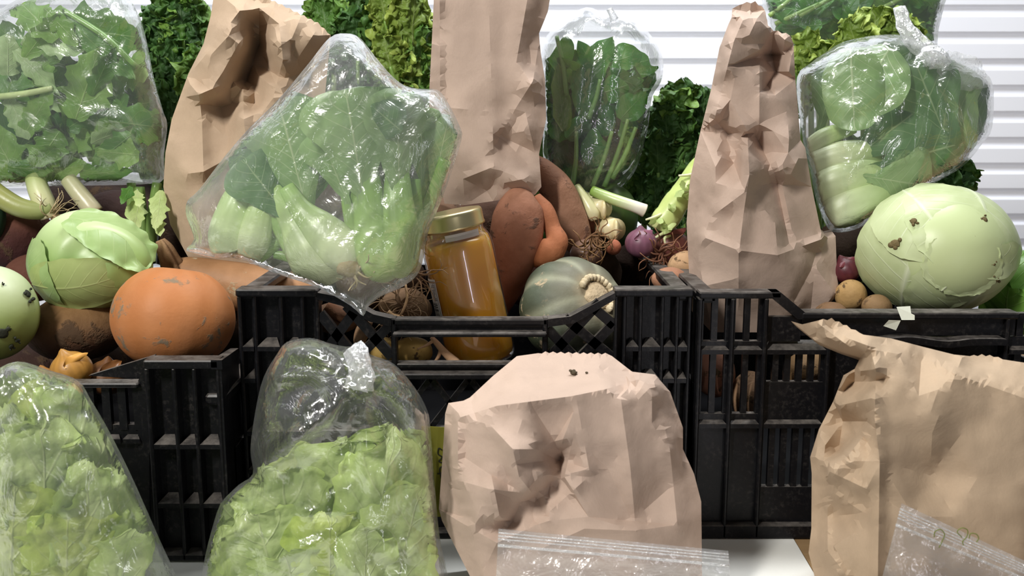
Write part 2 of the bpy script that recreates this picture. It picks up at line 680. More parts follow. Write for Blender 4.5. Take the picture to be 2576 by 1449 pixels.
# ------------------------------------------------------------------ materials
class NT:
    def __init__(s, name):
        s.m = bpy.data.materials.new(name)
        s.m.use_nodes = True
        s.t = s.m.node_tree
        s.t.nodes.clear()
        s.out = s.n('ShaderNodeOutputMaterial')

    def n(s, typ, **kw):
        nd = s.t.nodes.new(typ)
        for k, v in kw.items():
            setattr(nd, k, v)
        return nd

    def l(s, a, b):
        s.t.links.new(a, b)

    def set(s, nd, key, val):
        if hasattr(val, 'links') or hasattr(val, 'is_output'):
            s.l(val, nd.inputs[key])
        else:
            nd.inputs[key].default_value = val

    def coord(s, which='Object'):
        if not hasattr(s, 'tc'):
            s.tc = s.n('ShaderNodeTexCoord')
        return s.tc.outputs[which]

    def noise(s, scale, detail=3, rough=.55, vec=None, stretch=None, out='Fac', dist=0.0):
        v = vec if vec is not None else s.coord()
        if stretch:
            mp = s.n('ShaderNodeMapping')
            mp.inputs['Scale'].default_value = stretch
            s.l(v, mp.inputs['Vector'])
            v = mp.outputs[0]
        t = s.n('ShaderNodeTexNoise')
        t.inputs['Scale'].default_value = scale
        t.inputs['Detail'].default_value = detail
        t.inputs['Roughness'].default_value = rough
        t.inputs['Distortion'].default_value = dist
        s.l(v, t.inputs['Vector'])
        return t.outputs[out]

    def ramp(s, fac, stops, interp='LINEAR'):
        r = s.n('ShaderNodeValToRGB')
        cr = r.color_ramp
        cr.interpolation = interp
        while len(cr.elements) < len(stops):
            cr.elements.new(.5)
        for e, (p, c) in zip(cr.elements, stops):
            e.position = p
            e.color = c if hasattr(c, '__len__') else (c, c, c, 1)
        s.l(fac, r.inputs[0])
        return r.outputs[0]

    def math(s, op, a, b=None, c=None, clamp=False):
        m = s.n('ShaderNodeMath', operation=op, use_clamp=clamp)
        for i, x in enumerate((a, b, c)):
            if x is not None:
                s.set(m, i, x)
        return m.outputs[0]

    def mix(s, fac, a, b, blend='MIX'):
        m = s.n('ShaderNodeMix', data_type='RGBA', blend_type=blend)
        s.set(m, 0, fac)
        s.set(m, 6, a)
        s.set(m, 7, b)
        return m.outputs[2]

    def bump(s, h, strength=.3, dist=.002, normal=None):
        b = s.n('ShaderNodeBump')
        b.inputs['Strength'].default_value = strength
        b.inputs['Distance'].default_value = dist
        s.l(h, b.inputs['Height'])
        if normal is not None:
            s.l(normal, b.inputs['Normal'])
        return b.outputs[0]

    def bsdf(s, color, rough=.6, spec=.4, normal=None, **kw):
        b = s.n('ShaderNodeBsdfPrincipled')
        s.set(b, 'Base Color', color)
        s.set(b, 'Roughness', rough)
        s.set(b, 'Specular IOR Level', spec)
        if normal is not None:
            s.l(normal, b.inputs['Normal'])
        for k, v in kw.items():
            s.set(b, k, v)
        return b.outputs[0]

    def done(s, sh):
        s.l(sh, s.out.inputs[0])
        return s.m


def m_paper(name, c):
    t = NT(name)
    fib = t.noise(900, 3, .7, stretch=(1, 1, .35))
    blot = t.noise(18, 4, .6)
    col = t.mix(t.ramp(blot, [(.3, 0.0), (.7, 1.0)]), [x * .90 for x in c[:3]] + [1], [min(1, x * 1.06) for x in c[:3]] + [1])
    col = t.mix(t.math('MULTIPLY', fib, .35), col, [x * .66 for x in c[:3]] + [1])
    cr = t.noise(28, 5, .6, dist=.6)
    bp = t.bump(cr, .25, .004)
    bp = t.bump(t.noise(420, 2, .6), .12, .0006, bp)
    return t.done(t.bsdf(col, .78, .25, bp))


def m_film(name, haze=.10, gloss=1.5, tint=(1, 1, 1, 1), bump=.5, bscale=38, rough=.07, stretch=(1, 1, 1), hcol=(.93, .95, .96, 1), sheen=.05):
    t = NT(name)
    h = t.noise(bscale, 4, .55, stretch=stretch, dist=1.2)
    h2 = t.noise(bscale * 4, 2, .5, dist=.8)
    bp = t.bump(h, bump, .010)
    bp = t.bump(h2, bump * .35, .003, bp)
    tr = t.n('ShaderNodeBsdfTransparent')
    tr.inputs[0].default_value = tint
    df = t.n('ShaderNodeBsdfDiffuse')
    df.inputs[0].default_value = hcol
    tl = t.n('ShaderNodeBsdfTranslucent')
    tl.inputs[0].default_value = hcol
    hz = t.n('ShaderNodeMixShader')
    hz.inputs[0].default_value = .5
    t.l(df.outputs[0], hz.inputs[1])
    t.l(tl.outputs[0], hz.inputs[2])
    lw = t.n('ShaderNodeLayerWeight')
    lw.inputs[0].default_value = .25
    hf = t.math('MULTIPLY_ADD', lw.outputs['Facing'], haze * 1.6, haze * .75, clamp=True)
    hf = t.math('MULTIPLY', hf, t.math('MULTIPLY_ADD', t.noise(22, 3), 1.2, .4), clamp=True)
    m1 = t.n('ShaderNodeMixShader')
    t.l(hf, m1.inputs[0])
    t.l(tr.outputs[0], m1.inputs[1])
    t.l(hz.outputs[0], m1.inputs[2])
    gl = t.n('ShaderNodeBsdfGlossy')
    gl.inputs[0].default_value = (1, 1, 1, 1)
    gl.inputs['Roughness'].default_value = rough
    t.l(bp, gl.inputs['Normal'])
    fr = t.n('ShaderNodeFresnel')
    fr.inputs[0].default_value = 1.5
    t.l(bp, fr.inputs['Normal'])
    ff = t.math('MULTIPLY', fr.outputs[0], gloss, clamp=True)
    ff = t.math('MINIMUM', ff, .45)
    m2 = t.n('ShaderNodeMixShader')
    t.l(ff, m2.inputs[0])
    t.l(m1.outputs[0], m2.inputs[1])
    t.l(gl.outputs[0], m2.inputs[2])
    gb = t.n('ShaderNodeBsdfGlossy')
    gb.inputs['Roughness'].default_value = .30
    t.l(bp, gb.inputs['Normal'])
    m3 = t.n('ShaderNodeMixShader')
    m3.inputs[0].default_value = sheen
    t.l(m2.outputs[0], m3.inputs[1])
    t.l(gb.outputs[0], m3.inputs[2])
    return t.done(m3.outputs[0])


def m_leaf(name, c1, c2, vein, vs=.5, trans=.25, rough=.45, pucker=.3, pscale=110, nside=9., edge=None, spec=.35, noise_scale=25):
    t = NT(name)
    uv = t.n('ShaderNodeUVMap')
    uv.uv_map = 'UVMap'
    sp = t.n('ShaderNodeSeparateXYZ')
    t.l(uv.outputs[0], sp.inputs[0])
    u = sp.outputs[0]
    av = t.math('ABSOLUTE', t.math('MULTIPLY_ADD', sp.outputs[1], 2.0, -1.0))
    mid = t.math('SUBTRACT', 1.0, t.math('DIVIDE', av, t.math('MULTIPLY_ADD', u, -.05, .075)), clamp=True)
    ph = t.math('MULTIPLY', t.math('SUBTRACT', u, t.math('MULTIPLY', av, .28)), nside)
    ph = t.math('ADD', ph, t.math('MULTIPLY', t.noise(14, 2), .8))
    tri = t.math('ABSOLUTE', t.math('MULTIPLY_ADD', t.math('FRACT', ph), 2.0, -1.0))
    sv = t.math('MULTIPLY', t.math('SUBTRACT', t.math('DIVIDE', tri, .14), 6.1, clamp=True), t.math('SUBTRACT', 1.05, av, clamp=True))
    vn = t.math('MULTIPLY', t.math('MAXIMUM', mid, t.math('MULTIPLY', sv, .75)), vs, clamp=True)
    nz = t.noise(noise_scale, 4, .6)
    col = t.mix(t.ramp(nz, [(.3, 0.), (.7, 1.)]), c1, c2)
    if edge is not None:
        col = t.mix(t.math('MULTIPLY', t.math('POWER', av, 3.0), .8), col, edge)
    col = t.mix(vn, col, vein)
    pk = t.noise(pscale, 3, .5)
    h = t.math('ADD', pk, t.math('MULTIPLY', vn, .9))
    bp = t.bump(h, pucker, .004)
    b = t.bsdf(col, rough, spec, bp)
    tl = t.n('ShaderNodeBsdfTranslucent')
    t.l(t.mix(.25, col, (.45, .6, .08, 1)), tl.inputs[0])
    t.l(bp, tl.inputs[1])
    ms = t.n('ShaderNodeMixShader')
    ms.inputs[0].default_value = trans
    t.l(b, ms.inputs[1])
    t.l(tl.outputs[0], ms.inputs[2])
    return t.done(ms.outputs[0])


def m_veg(name, rough=.5, spec=.4, var=.25, nscale=40, bump=.25, bscale=90, dirt=None, dirt_at=.62, dirt_scale=18, bdist=.003, sss=0.0):
    """colour from the mesh's own 'col' attribute, mottled, with optional soil"""
    t = NT(name)
    a = t.n('ShaderNodeAttribute')
    a.attribute_name = 'col'
    c = a.outputs['Color']
    nz = t.noise(nscale, 4, .6)
    c = t.mix(t.ramp(nz, [(.3, var), (.62, 0.0)]), c, t.mix(1.0, c, (.55, .5, .42, 1), 'MULTIPLY'))
    h = t.noise(bscale, 4, .6)
    r = rough
    if dirt is not None:
        d = t.ramp(t.noise(dirt_scale, 6, .65, dist=.3), [(dirt_at, 0.), (dirt_at + .05, 1.)])
        c = t.mix(d, c, dirt)
        h = t.math('ADD', h, t.math('MULTIPLY', d, .6))
        r = t.math('MULTIPLY_ADD', d, .9 - rough, rough)
    bp = t.bump(h, bump, bdist)
    kw = {}
    if sss:
        kw = {'Subsurface Weight': sss, 'Subsurface Scale': .006}
    return t.done(t.bsdf(c, r, spec, bp, **kw))


def m_flat(name, c, rough=.6, spec=.4, bump=0, bscale=100, var=.0, **kw):
    t = NT(name)
    col = c
    if var:
        col = t.mix(t.ramp(t.noise(30, 4, .6), [(.3, 0.), (.7, 1.)]), [x * (1 - var) for x in c[:3]] + [1], c)
    bp = t.bump(t.noise(bscale, 3), bump, .002) if bump else None
    return t.done(t.bsdf(col, rough, spec, bp, **kw))


def m_crate(name):
    t = NT(name)
    g = t.n('ShaderNodeNewGeometry')
    sp = t.n('ShaderNodeSeparateXYZ')
    t.l(g.outputs['Normal'], sp.inputs[0])
    up = t.math('MULTIPLY_ADD', sp.outputs[2], 1.0, 0.0, clamp=True)
    nz = t.ramp(t.noise(45, 6, .7), [(.40, 0.), (.62, 1.)])
    spk = t.ramp(t.noise(260, 4, .7), [(.50, 0.), (.66, 1.)])
    d = t.math('MULTIPLY', up, t.math('MULTIPLY_ADD', nz, .36, .12))
    side = t.math('MULTIPLY', t.math('MULTIPLY', nz, spk), .07)
    d = t.math('ADD', d, side, clamp=True)
    scr = t.ramp(t.noise(60, 5, .7, stretch=(14, 14, 1)), [(.64, 0.), (.70, 1.)])
    d = t.math('ADD', d, t.math('MULTIPLY', scr, .05), clamp=True)
    col = t.mix(d, (.005, .005, .0062, 1), lin(150, 142, 134))
    return t.done(t.bsdf(col, t.math('MULTIPLY_ADD', d, .45, .34), .22, t.bump(t.noise(300, 3), .12, .001)))


PAPER_A = m_paper('kraft_paper', lin(188, 164, 139))
PAPER_B = m_paper('kraft_paper_pinkish', lin(192, 169, 153))
PAPER_C = m_paper('kraft_paper_yellowish', lin(186, 163, 137))
FILM_HAZY = m_film('hazy_film', haze=.13, gloss=1.8, bump=.4, bscale=30, sheen=.06)
FILM = m_film('clear_film', haze=.045, gloss=1.9, bump=.38, bscale=24, sheen=.045)
FILM_SOFT = m_film('soft_clear_film', haze=.085, gloss=1.4, bump=.45, bscale=24)
FILM_KNOT = m_film('gathered_film', haze=.38, gloss=1.6, bump=.8, bscale=120)
FILM_ZIP = m_film('zip_film', haze=.11, gloss=1.8, bump=.5, bscale=40, sheen=.07)
CRATE = m_crate('black_crate_plastic')

G = lin
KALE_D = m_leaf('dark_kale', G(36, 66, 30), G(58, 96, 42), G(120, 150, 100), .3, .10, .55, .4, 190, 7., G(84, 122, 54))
KALE_M = m_leaf('kale_green', G(54, 92, 36), G(88, 128, 52), G(150, 176, 120), .35, .12, .5, .4, 190, 7., G(124, 158, 70))
KALE_L = m_leaf('light_kale', G(90, 118, 44), G(126, 150, 64), G(190, 205, 145), .35, .15, .5, .4, 190, 7., G(172, 190, 92))
MUSTARD = m_leaf('mustard_green', G(88, 138, 52), G(142, 178, 92), G(190, 212, 145), .55, .3, .42, .4, 90, 7.)
MUSTARD_P = m_leaf('mustard_underside', G(136, 166, 108), G(172, 196, 142), G(200, 214, 170), .6, .25, .45, .4, 90, 7.)
MUSTARD_D = m_leaf('mustard_dark', G(54, 106, 36), G(100, 150, 62), G(160, 190, 120), .5, .28, .42, .4, 90, 7.)
SPINACH = m_leaf('spinach_green', G(50, 112, 40), G(92, 152, 64), G(150, 188, 118), .5, .25, .38, .5, 70, 7.)
SPINACH_D = m_leaf('spinach_dark', G(32, 80, 30), G(62, 116, 46), G(130, 168, 105), .45, .22, .38, .5, 70, 7.)
LETTUCE = m_leaf('lettuce_green', G(172, 196, 118), G(208, 222, 158), G(228, 234, 190), .45, .28, .34, .5, 95, 6., G(186, 210, 112))
LETTUCE_Y = m_leaf('lettuce_yellow', G(178, 200, 92), G(208, 220, 132), G(226, 232, 182), .4, .33, .34, .5, 95, 6., G(190, 212, 94))
BOK_LEAF = m_leaf('bok_choy_leaf', G(118, 156, 94), G(156, 186, 124), G(210, 224, 178), .7, .2, .34, .2, 60, 8., spec=.45)
BOK_LEAF_D = m_leaf('bok_choy_leaf_dark', G(74, 116, 66), G(108, 146, 90), G(176, 198, 148), .7, .18, .34, .2, 60, 8., spec=.45)
CABB_LEAF = m_leaf('cabbage_leaf', G(150, 184, 96), G(184, 206, 136), G(206, 220, 166), .5, .12, .38, .25, 30, 7.)
CELERY_LEAF = m_leaf('pale_celery_leaf', G(164, 188, 110), G(200, 212, 150), G(220, 226, 180), .5, .25, .5, .4, 120, 6.)
VEG = m_veg('vegetable_skin', .42, .4, .2)
VEG_ROUGH = m_veg('root_skin', .75, .25, .45, 45, .5, 120)
STALK = m_veg('fresh_stalk', .32, .5, .10, 60, .15, 50)
STALK_DIRT = m_veg('specked_stalk', .34, .5, .10, 60, .15, 50, lin(120, 116, 76), .68, 90)
CRATE_IN = m_flat('crate_inside_plastic', (.006, .006, .007, 1), .45, .2)


# ------------------------------------------------------------------ setting: slatted white wall, floor, table
def wz(py, Y):
    return W(1288, py, Y)[2]


WALL_Y = 1.12
t = NT('white_painted_metal')
M_WALL = t.done(t.bsdf(t.mix(t.ramp(t.noise(3, 3), [(.3, 0.), (.7, 1.)]), (.84, .86, .93, 1), (.88, .90, .96, 1)), .42, .4, t.bump(t.noise(9, 2), .05, .01)))
z_first = wz(105, WALL_Y)
pitch_s = (wz(105, WALL_Y) - wz(433, WALL_Y)) / 5
wall = bpy.data.objects.new('wall_back', None)
COL.objects.link(wall)
wall.location = (0, WALL_Y, -.75)
wall['kind'] = 'structure'
mb = MB()
mb.box(-1.6, 1.8, WALL_Y + .012, WALL_Y + .05, -.75, 1.9)
o = mb.build('backing_sheet', M_WALL, wall)
slat_mesh = None
for k in range(-19, 26):
    z1 = z_first + k * pitch_s
    prof = [(.003, .0), (.003, .012), (-.004, .019), (-.0045, pitch_s - .004), (.0, pitch_s), (.02, pitch_s), (.02, .0)]
    if slat_mesh is None:
        V = [(x, y, z) for x in (-1.6, 1.8) for y, z in prof]
        n = len(prof)
        F = [(i, (i + 1) % n, n + (i + 1) % n, n + i) for i in range(n)] + [tuple(range(n - 1, -1, -1)), tuple(range(n, 2 * n))]
        slat_mesh = bpy.data.meshes.new('slat')
        slat_mesh.from_pydata(V, [], F)
        slat_mesh.materials.append(M_WALL)
    s = bpy.data.objects.new('slat', slat_mesh)
    COL.objects.link(s)
    s.parent = wall
    s.location = (0, 0, z1 + .75)
mb = MB()
mb.box(-1.6, 1.8, -1.9, WALL_Y + .05, -.80, -.75)
o = mb.build('floor', m_flat('grey_floor', G(140, 136, 130), .8, .2, .2, 20, .2))
o['kind'] = 'structure'

# table: white top, the crates stand on it; its right edge shows at the bottom of the frame
e0, e1 = W(1995, 1357, 0), W(2052, 1449, -.076)
dirx = (e1[0] - e0[0]) / (e1[1] - e0[1])
xe = lambda y: e0[0] + dirx * (y - e0[1])
M_TABLE = m_flat('white_laminate', G(226, 226, 220), .45, .4, .05, 200, .04)
tb = thing('table', 'white laminate table top the left and middle crates stand on', 'table', (-.3, .2, -.74))
V = [(x, y, z) for z in (-.028, 0) for (x, y) in ((-1.1, -.30), (xe(-.30), -.30), (xe(.8), .8), (-1.1, .8))]
mk('tabletop', V, [(0, 3, 2, 1), (4, 5, 6, 7), (0, 1, 5, 4), (1, 2, 6, 5), (2, 3, 7, 6), (3, 0, 4, 7)], M_TABLE, tb, smooth=False)
for x, y in ((-1.03, -.24), (.1, -.24), (-1.03, .74), (.1, .74)):
    mb = MB()
    mb.box(x - .02, x + .02, y - .02, y + .02, -.745, -.028, .004)
    mb.build('leg', CRATE if False else m_flat('grey_leg_metal', G(120, 120, 122), .4, .5), tb)
M_WOOD = NT('brown_board')
M_WOOD = M_WOOD.done(M_WOOD.bsdf(M_WOOD.mix(M_WOOD.noise(12, 5, .7, stretch=(1, 8, 8)), G(120, 96, 66), G(168, 138, 100)), .6, .3))
tb2 = thing('side_table', 'tan wooden table top beside the white table under the right crate', 'table', (.9, .2, -.74))
V = [(x, y, z) for z in (-.03, -.0005) for (x, y) in ((xe(-.30) + .001, -.30), (1.5, -.30), (1.5, .8), (xe(.8) + .001, .8))]
mk('tabletop', V, [(0, 3, 2, 1), (4, 5, 6, 7), (0, 1, 5, 4), (1, 2, 6, 5), (2, 3, 7, 6), (3, 0, 4, 7)], M_WOOD, tb2, smooth=False)
for x, y in ((.5, -.24), (1.42, -.24), (.5, .74), (1.42, .74)):
    mb = MB()
    mb.box(x - .02, x + .02, y - .02, y + .02, -.745, -.03, .004)
    mb.build('leg', M_WOOD, tb2)


# ------------------------------------------------------------------ crates
def X(px, py, Y=0.0):
    return W(px, py, Y)[0]


def bar(name, root, p, q, Y, w, d0, d1):
    """flat bar in the plane of a crate side between pixels p and q, w wide (mm), from depth d0 to d1 (mm)"""
    a, b = W(p[0], p[1], Y), W(q[0], q[1], Y)
    t = np.array([b[0] - a[0], b[2] - a[2]])
    L = np.hypot(*t)
    nrm = np.array([-t[1], t[0]]) / L * w / 2000
    m = MB()
    poly = [(a[0] + nrm[0], a[2] + nrm[1]), (a[0] - nrm[0], a[2] - nrm[1]), (b[0] - nrm[0], b[2] - nrm[1]), (b[0] + nrm[0], b[2] + nrm[1])]
    m.prism(poly, Y + d0 / 1000, Y + d1 / 1000)
    return m.build(name, CRATE, root)


def plate(name, root, pts, Y, d0, d1):
    m = MB()
    m.prism([(W(x, y, Y)[0], W(x, y, Y)[2]) for x, y in pts][::-1], Y + d0 / 1000, Y + d1 / 1000)
    return m.build(name, CRATE, root)


def pbox(name, root, x0, x1, y0, y1, Y, d0, d1, bev=.0012):
    """box: pixel extents on the plane Y, depth d0..d1 mm (negative is towards the viewer)"""
    m = MB()
    ym = (y0 + y1) / 2
    yr = 800 if Y == 0 else 1000
    m.box(X(x0, yr, Y), X(x1, yr, Y), Y + d0 / 1000, Y + d1 / 1000, wz(y1, Y), wz(y0, Y), bev)
    return m.build(name, CRATE, root)


def shelf(name, root, x0, x1, y, Y, dep=14, th=4):
    """sloped dusty ledge between two ribs"""
    m = MB()
    z = wz(y, Y)
    yr = 800 if Y == 0 else 1000
    xa, xb = X(x0, yr, Y), X(x1, yr, Y)
    zt = z + .006
    i = .006
    m.hexa([(xa, Y - .001, z - th / 1000), (xb, Y - .001, z - th / 1000), (xa, Y + dep / 1000, z - th / 1000), (xb, Y + dep / 1000, z - th / 1000),
            (xa, Y - .001, z), (xb, Y - .001, z), (xa + i, Y + dep / 1000, zt), (xb - i, Y + dep / 1000, zt)])
    return m.build(name, CRATE, root)


def crate_box(root, xl, xr, Y0, Y1, zt, side_slats=True, back_z=None):
    """floor, sides and back of a crate (x, y, z in metres)"""
    m = MB()
    m.box(xl + .004, xr - .004, Y0 + .02, Y1 - .004, .004, .010)
    m.build('bottom_panel', CRATE_IN, root)
    for sx, x in ((1, xl), (-1, xr)):
        xa, xb = (x, x + .003) if sx > 0 else (x - .003, x)
        m = MB()
        m.box(xa, xb, Y0 + .02, Y1, 0.004, zt * .62)
        m.build('side_panel', CRATE, root)
        m = MB()
        xa, xb = (x - .001, x + .016) if sx > 0 else (x - .016, x + .001)
        m.box(xa, xb, Y0 + .006, Y1, zt - .009, zt, .002)
        m.build('side_rim', CRATE, root)
        k = 8
        for i in range(k):
            y = Y0 + .03 + (Y1 - Y0 - .05) * i / (k - 1)
            m = MB()
            xa, xb = (x, x + .008) if sx > 0 else (x - .008, x)
            m.box(xa, xb, y - .004, y + .004, .006, zt - .009)
            m.build('rib', CRATE, root)
    m = MB()
    m.box(xl + .004, xr - .004, Y1 - .004, Y1, .006, zt * .8)
    m.build('back_panel', CRATE, root)
    m = MB()
    m.box(xl, xr, Y1 - .012, Y1 + .002, zt - .009, zt, .002)
    m.build('back_rim', CRATE, root)


# middle crate -------------------------------------------------------------
ZT = wz(735, 0)
mc = thing('produce_crate', 'dusty black plastic crate with dipped front rail, honey jar and squash inside', 'crate', (0, .2, 0))
xl, xr = X(597, 800), X(1742, 800)
crate_box(mc, xl, xr, 0, .46, ZT)
for (x0, x1) in ((597, 802), (1545, 1742)):
    pbox('rim', mc, x0, x1, 727, 745, 0, -3, 18)
for (x0, x1, y0, y1) in ((600, 800, 745, 1350), (1547, 1740, 745, 1350)):
    pbox('recessed_panel', mc, x0, x1, y0, y1, 0, 13, 16, 0)
for x in (603, 640, 706, 760, 798):
    pbox('rib', mc, x - 5, x + 5, 745, 1345, 0, -1 if x in (603, 798) else 0, 14)
for x in (1550, 1572, 1612, 1667, 1704, 1735):
    pbox('rib', mc, x - 4, x + 4, 745, 1345, 0, -1, 14)
for y in (872, 952, 1085, 1180, 1290):
    for a, b in ((607, 636), (644, 702), (710, 756), (764, 794)):
        if b < 640 or y in (872, 1085, 1290):
            shelf('ledge', mc, a, b, y, 0)
    for a, b in ((1576, 1608), (1616, 1663), (1671, 1700), (1707, 1731)):
        if y in (872, 952, 1180):
            shelf('ledge', mc, a, b, y, 0)
# dipped rail
plate('sloped_rail', mc, [(1548, 735), (1548, 752), (1445, 812), (1378, 822), (1378, 802), (1435, 795)], 0, -2, 14)
plate('sloped_rail', mc, [(798, 735), (862, 747), (940, 790), (985, 800), (985, 820), (930, 808), (860, 768), (798, 752)], 0, -2, 14)
pbox('low_rail', mc, 985, 1378, 802, 818, 0, -2, 12)
pbox('dusty_ledge', mc, 990, 1375, 832, 842, 0, -10, 10)
pbox('rail_web', mc, 990, 1375, 816, 834, 0, 3, 7, 0)
pbox('lower_rail', mc, 800, 1548, 914, 926, 0, -1, 12)
pbox('lower_web', mc, 800, 1548, 924, 938, 0, 4, 8, 0)
pbox('dusty_ledge', mc, 985, 1378, 934, 948, 0, -9, 10)
for x in (990, 1372):
    pbox('post', mc, x - 7, x + 7, 800, 1345, 0, -2, 12)
for (p, q) in (((803, 905), (905, 765)), ((803, 790), (905, 915)), ((885, 915), (985, 815)), ((870, 770), (985, 900)), ((1378, 830), (1460, 915)), ((1378, 905), (1510, 760)), ((1420, 800), (1545, 905)), ((1450, 912), (1545, 815)), ((1490, 772), (1545, 820))):
    bar('lattice_bar', mc, p, q, 0, 8.5, 1, 7)
for (x0, x1) in ((800, 985), (985, 1375), (1375, 1548)):
    for k in range(5):
        a = x0 + (x1 - x0) * k / 4
        b = x0 + (x1 - x0) * min(4, k + 1) / 4
        if k < 4:
            bar('lattice_bar', mc, (a, 955), (b, 1080), 0, 5, 3, 8)
            bar('lattice_bar', mc, (b, 955), (a, 1080), 0, 5, 3, 8)
pbox('mid_rail', mc, 800, 1548, 1078, 1092, 0, -3, 12)
pbox('lower_panel', mc, 800, 1548, 1092, 1350, 0, 8, 12, 0)
pbox('foot_rail', mc, 597, 1742, 1335, 1352, 0, -3, 14)

# right crate --------------------------------------------------------------
rc = thing('produce_crate', 'black plastic crate on the right with slotted front, cabbage and tall paper bag inside', 'crate', (.5, .2, 0))
xl2, xr2 = X(1757, 900), X(2760, 900)
crate_box(rc, xl2, xr2, 0, .46, ZT - .002)
pbox('rim', rc, 1757, 1962, 734, 750, 0, -3, 16)
plate('sloped_rail', rc, [(1940, 734), (1962, 734), (2025, 786), (2040, 802), (2005, 802), (1945, 752)], 0, -3, 14)
pbox('rim', rc, 2015, 2560, 785, 801, 0, -4, 16)
pbox('rim_web', rc, 2020, 2560, 800, 846, 0, 3, 7, 0)
m = MB()
n = 40
for i in range(n):
    a, b = 2120 + (2515 - 2120) * i / n, 2120 + (2515 - 2120) * (i + 1) / n
    wv = lambda x: 856 + 5 * math.sin((x - 2120) / 32.0) * (1 if 2180 < x < 2420 else .25)
    p = [W(a, wv(a) - 10, 0), W(b, wv(b) - 10, 0), W(b, wv(b) + 6, 0), W(a, wv(a) + 6, 0)]
    q = [np.array([r[0], dy, r[2]]) for dy in (-.012, .008) for r in p]
    m.hexa([q[3], q[2], q[7], q[6], q[0], q[1], q[4], q[5]])
m.build('wavy_ledge', rc, CRATE) if False else m.build('wavy_ledge', CRATE, rc)
for x in (1761, 1842, 1926, 2088, 2535):
    pbox('rib', rc, x - 5, x + 5, 750 if x < 1930 else 800, 1350, 0, -3, 14)
# slotted bays: columns of open slots between bars, solid bands between rows
def bay(x0, x1, rows, slots, sw):
    for (y0, y1) in rows:
        step = (x1 - x0) / slots
        for k in range(slots + 1):
            c = x0 + k * step
            a, b = c - (step - sw) / 2, c + (step - sw) / 2
            a, b = max(a, x0), min(b, x1)
            if b - a > 1:
                pbox('slot_bar', rc, a, b, y0, y1, 0, 6, 11, 0)
    ys = [rows[0][0] - 14] + [v for r in rows for v in r] + [1350]
    for k in range(0, len(ys) - 1, 2):
        if ys[k + 1] - ys[k] > 2:
            pbox('slot_band', rc, x0, x1, ys[k], ys[k + 1], 0, 5, 12, 0)


bay(1766, 1837, [(750, 862), (890, 1045)], 2, 20)
bay(1847, 1921, [(750, 862), (890, 1045)], 2, 22)
bay(1931, 2083, [(895, 965), (1075, 1230)], 5, 15)
bay(2545, 2740, [(805, 850), (890, 965), (1075, 1230)], 6, 15)
pbox('slot_band', rc, 1931, 2020, 800, 862, 0, 5, 12, 0)
pbox('lower_panel', rc, 2093, 2530, 868, 1350, 0, 8, 12, 0)
for y in (880, 1066):
    for a, b in ((1766, 1837), (1847, 1921), (1931, 2083), (2545, 2740)):
        shelf('ledge', rc, a, b, y, 0)
pbox('foot_rail', rc, 1757, 2760, 1318, 1352, 0, -3, 14)

# left crate ---------------------------------------------------------------
YL = -.049
lc = thing('produce_crate', 'lower black plastic crate on the left, orange pumpkin sitting in it', 'crate', (-.45, .15, 0))
xl3, xr3 = X(-420, 1000, YL), X(597, 800, 0) - .003
ZL = wz(912, YL)
crate_box(lc, xl3, xr3, YL, .40, ZL - .03)
pbox('rim', lc, 368, 556, 905, 926, YL, -3, 16)
m = MB()
fa, fb, ba, bb = W(530, 906, YL - .003), W(558, 906, YL - .003), W(580, 876, .015), W(600, 876, .015)
lo = lambda p, h: (p[0], p[1], p[2] - h)
m.hexa([lo(fa, .008), lo(fb, .008), lo(ba, .012), lo(bb, .012), fa, fb, ba, bb])
m.build('rim_corner', CRATE, lc)
m = MB()
fa, fb, ba, bb = W(548, 926, YL - .001), W(557, 926, YL - .001), W(592, 900, .015), W(600, 900, .015)
m.hexa([lo(fa, .17), lo(fb, .17), lo(ba, .17), lo(bb, .17), fa, fb, ba, bb])
m.build('corner_panel', CRATE, lc)
for x in (374, 441, 492, 552):
    pbox('rib', lc, x - 5, x + 5, 926, 1408, YL, -2, 13)
pbox('recessed_panel', lc, 370, 556, 926, 1408, YL, 12, 15, 0)
for y in (1118, 1266):
    for a, b in ((380, 437), (446, 488), (497, 548)):
        shelf('ledge', lc, a, b, y, YL)
pbox('low_rail', lc, -400, 352, 962, 974, YL, -3, 12)
plate('end_slope', lc, [(205, 956), (372, 905), (372, 965), (345, 965)], YL, 14, 20)
plate('rail_end', lc, [(345, 960), (368, 905), (374, 912), (374, 1398), (345, 1398)], YL, 2, 14)
for x in (-300, -240, -180, -120, -60, 0, 60, 120, 180, 222, 262, 302, 340):
    pbox('slot_bar', lc, x - 10, x + 10, 974, 1085, YL, 3, 9, 0)
pbox('slot_band', lc, -400, 370, 1072, 1408, YL, 4, 12, 0)
for a, b in ((130, 222), (228, 296), (302, 345)):
    shelf('ledge', lc, a, b, 1104, YL, 10)
pbox('foot_rail', lc, -400, 556, 1392, 1409, YL, -2, 14)


# ------------------------------------------------------------------ brown paper bags
def paper_bag(label, mat, outl, ctrl, Y0, thick, **k):
    V, F = paper_shell(outl, ctrl, Y0, thick, **k)
    o = mk('paper_bag', V, F, mat, sharp=20)
    return tag(o, label, 'bag')


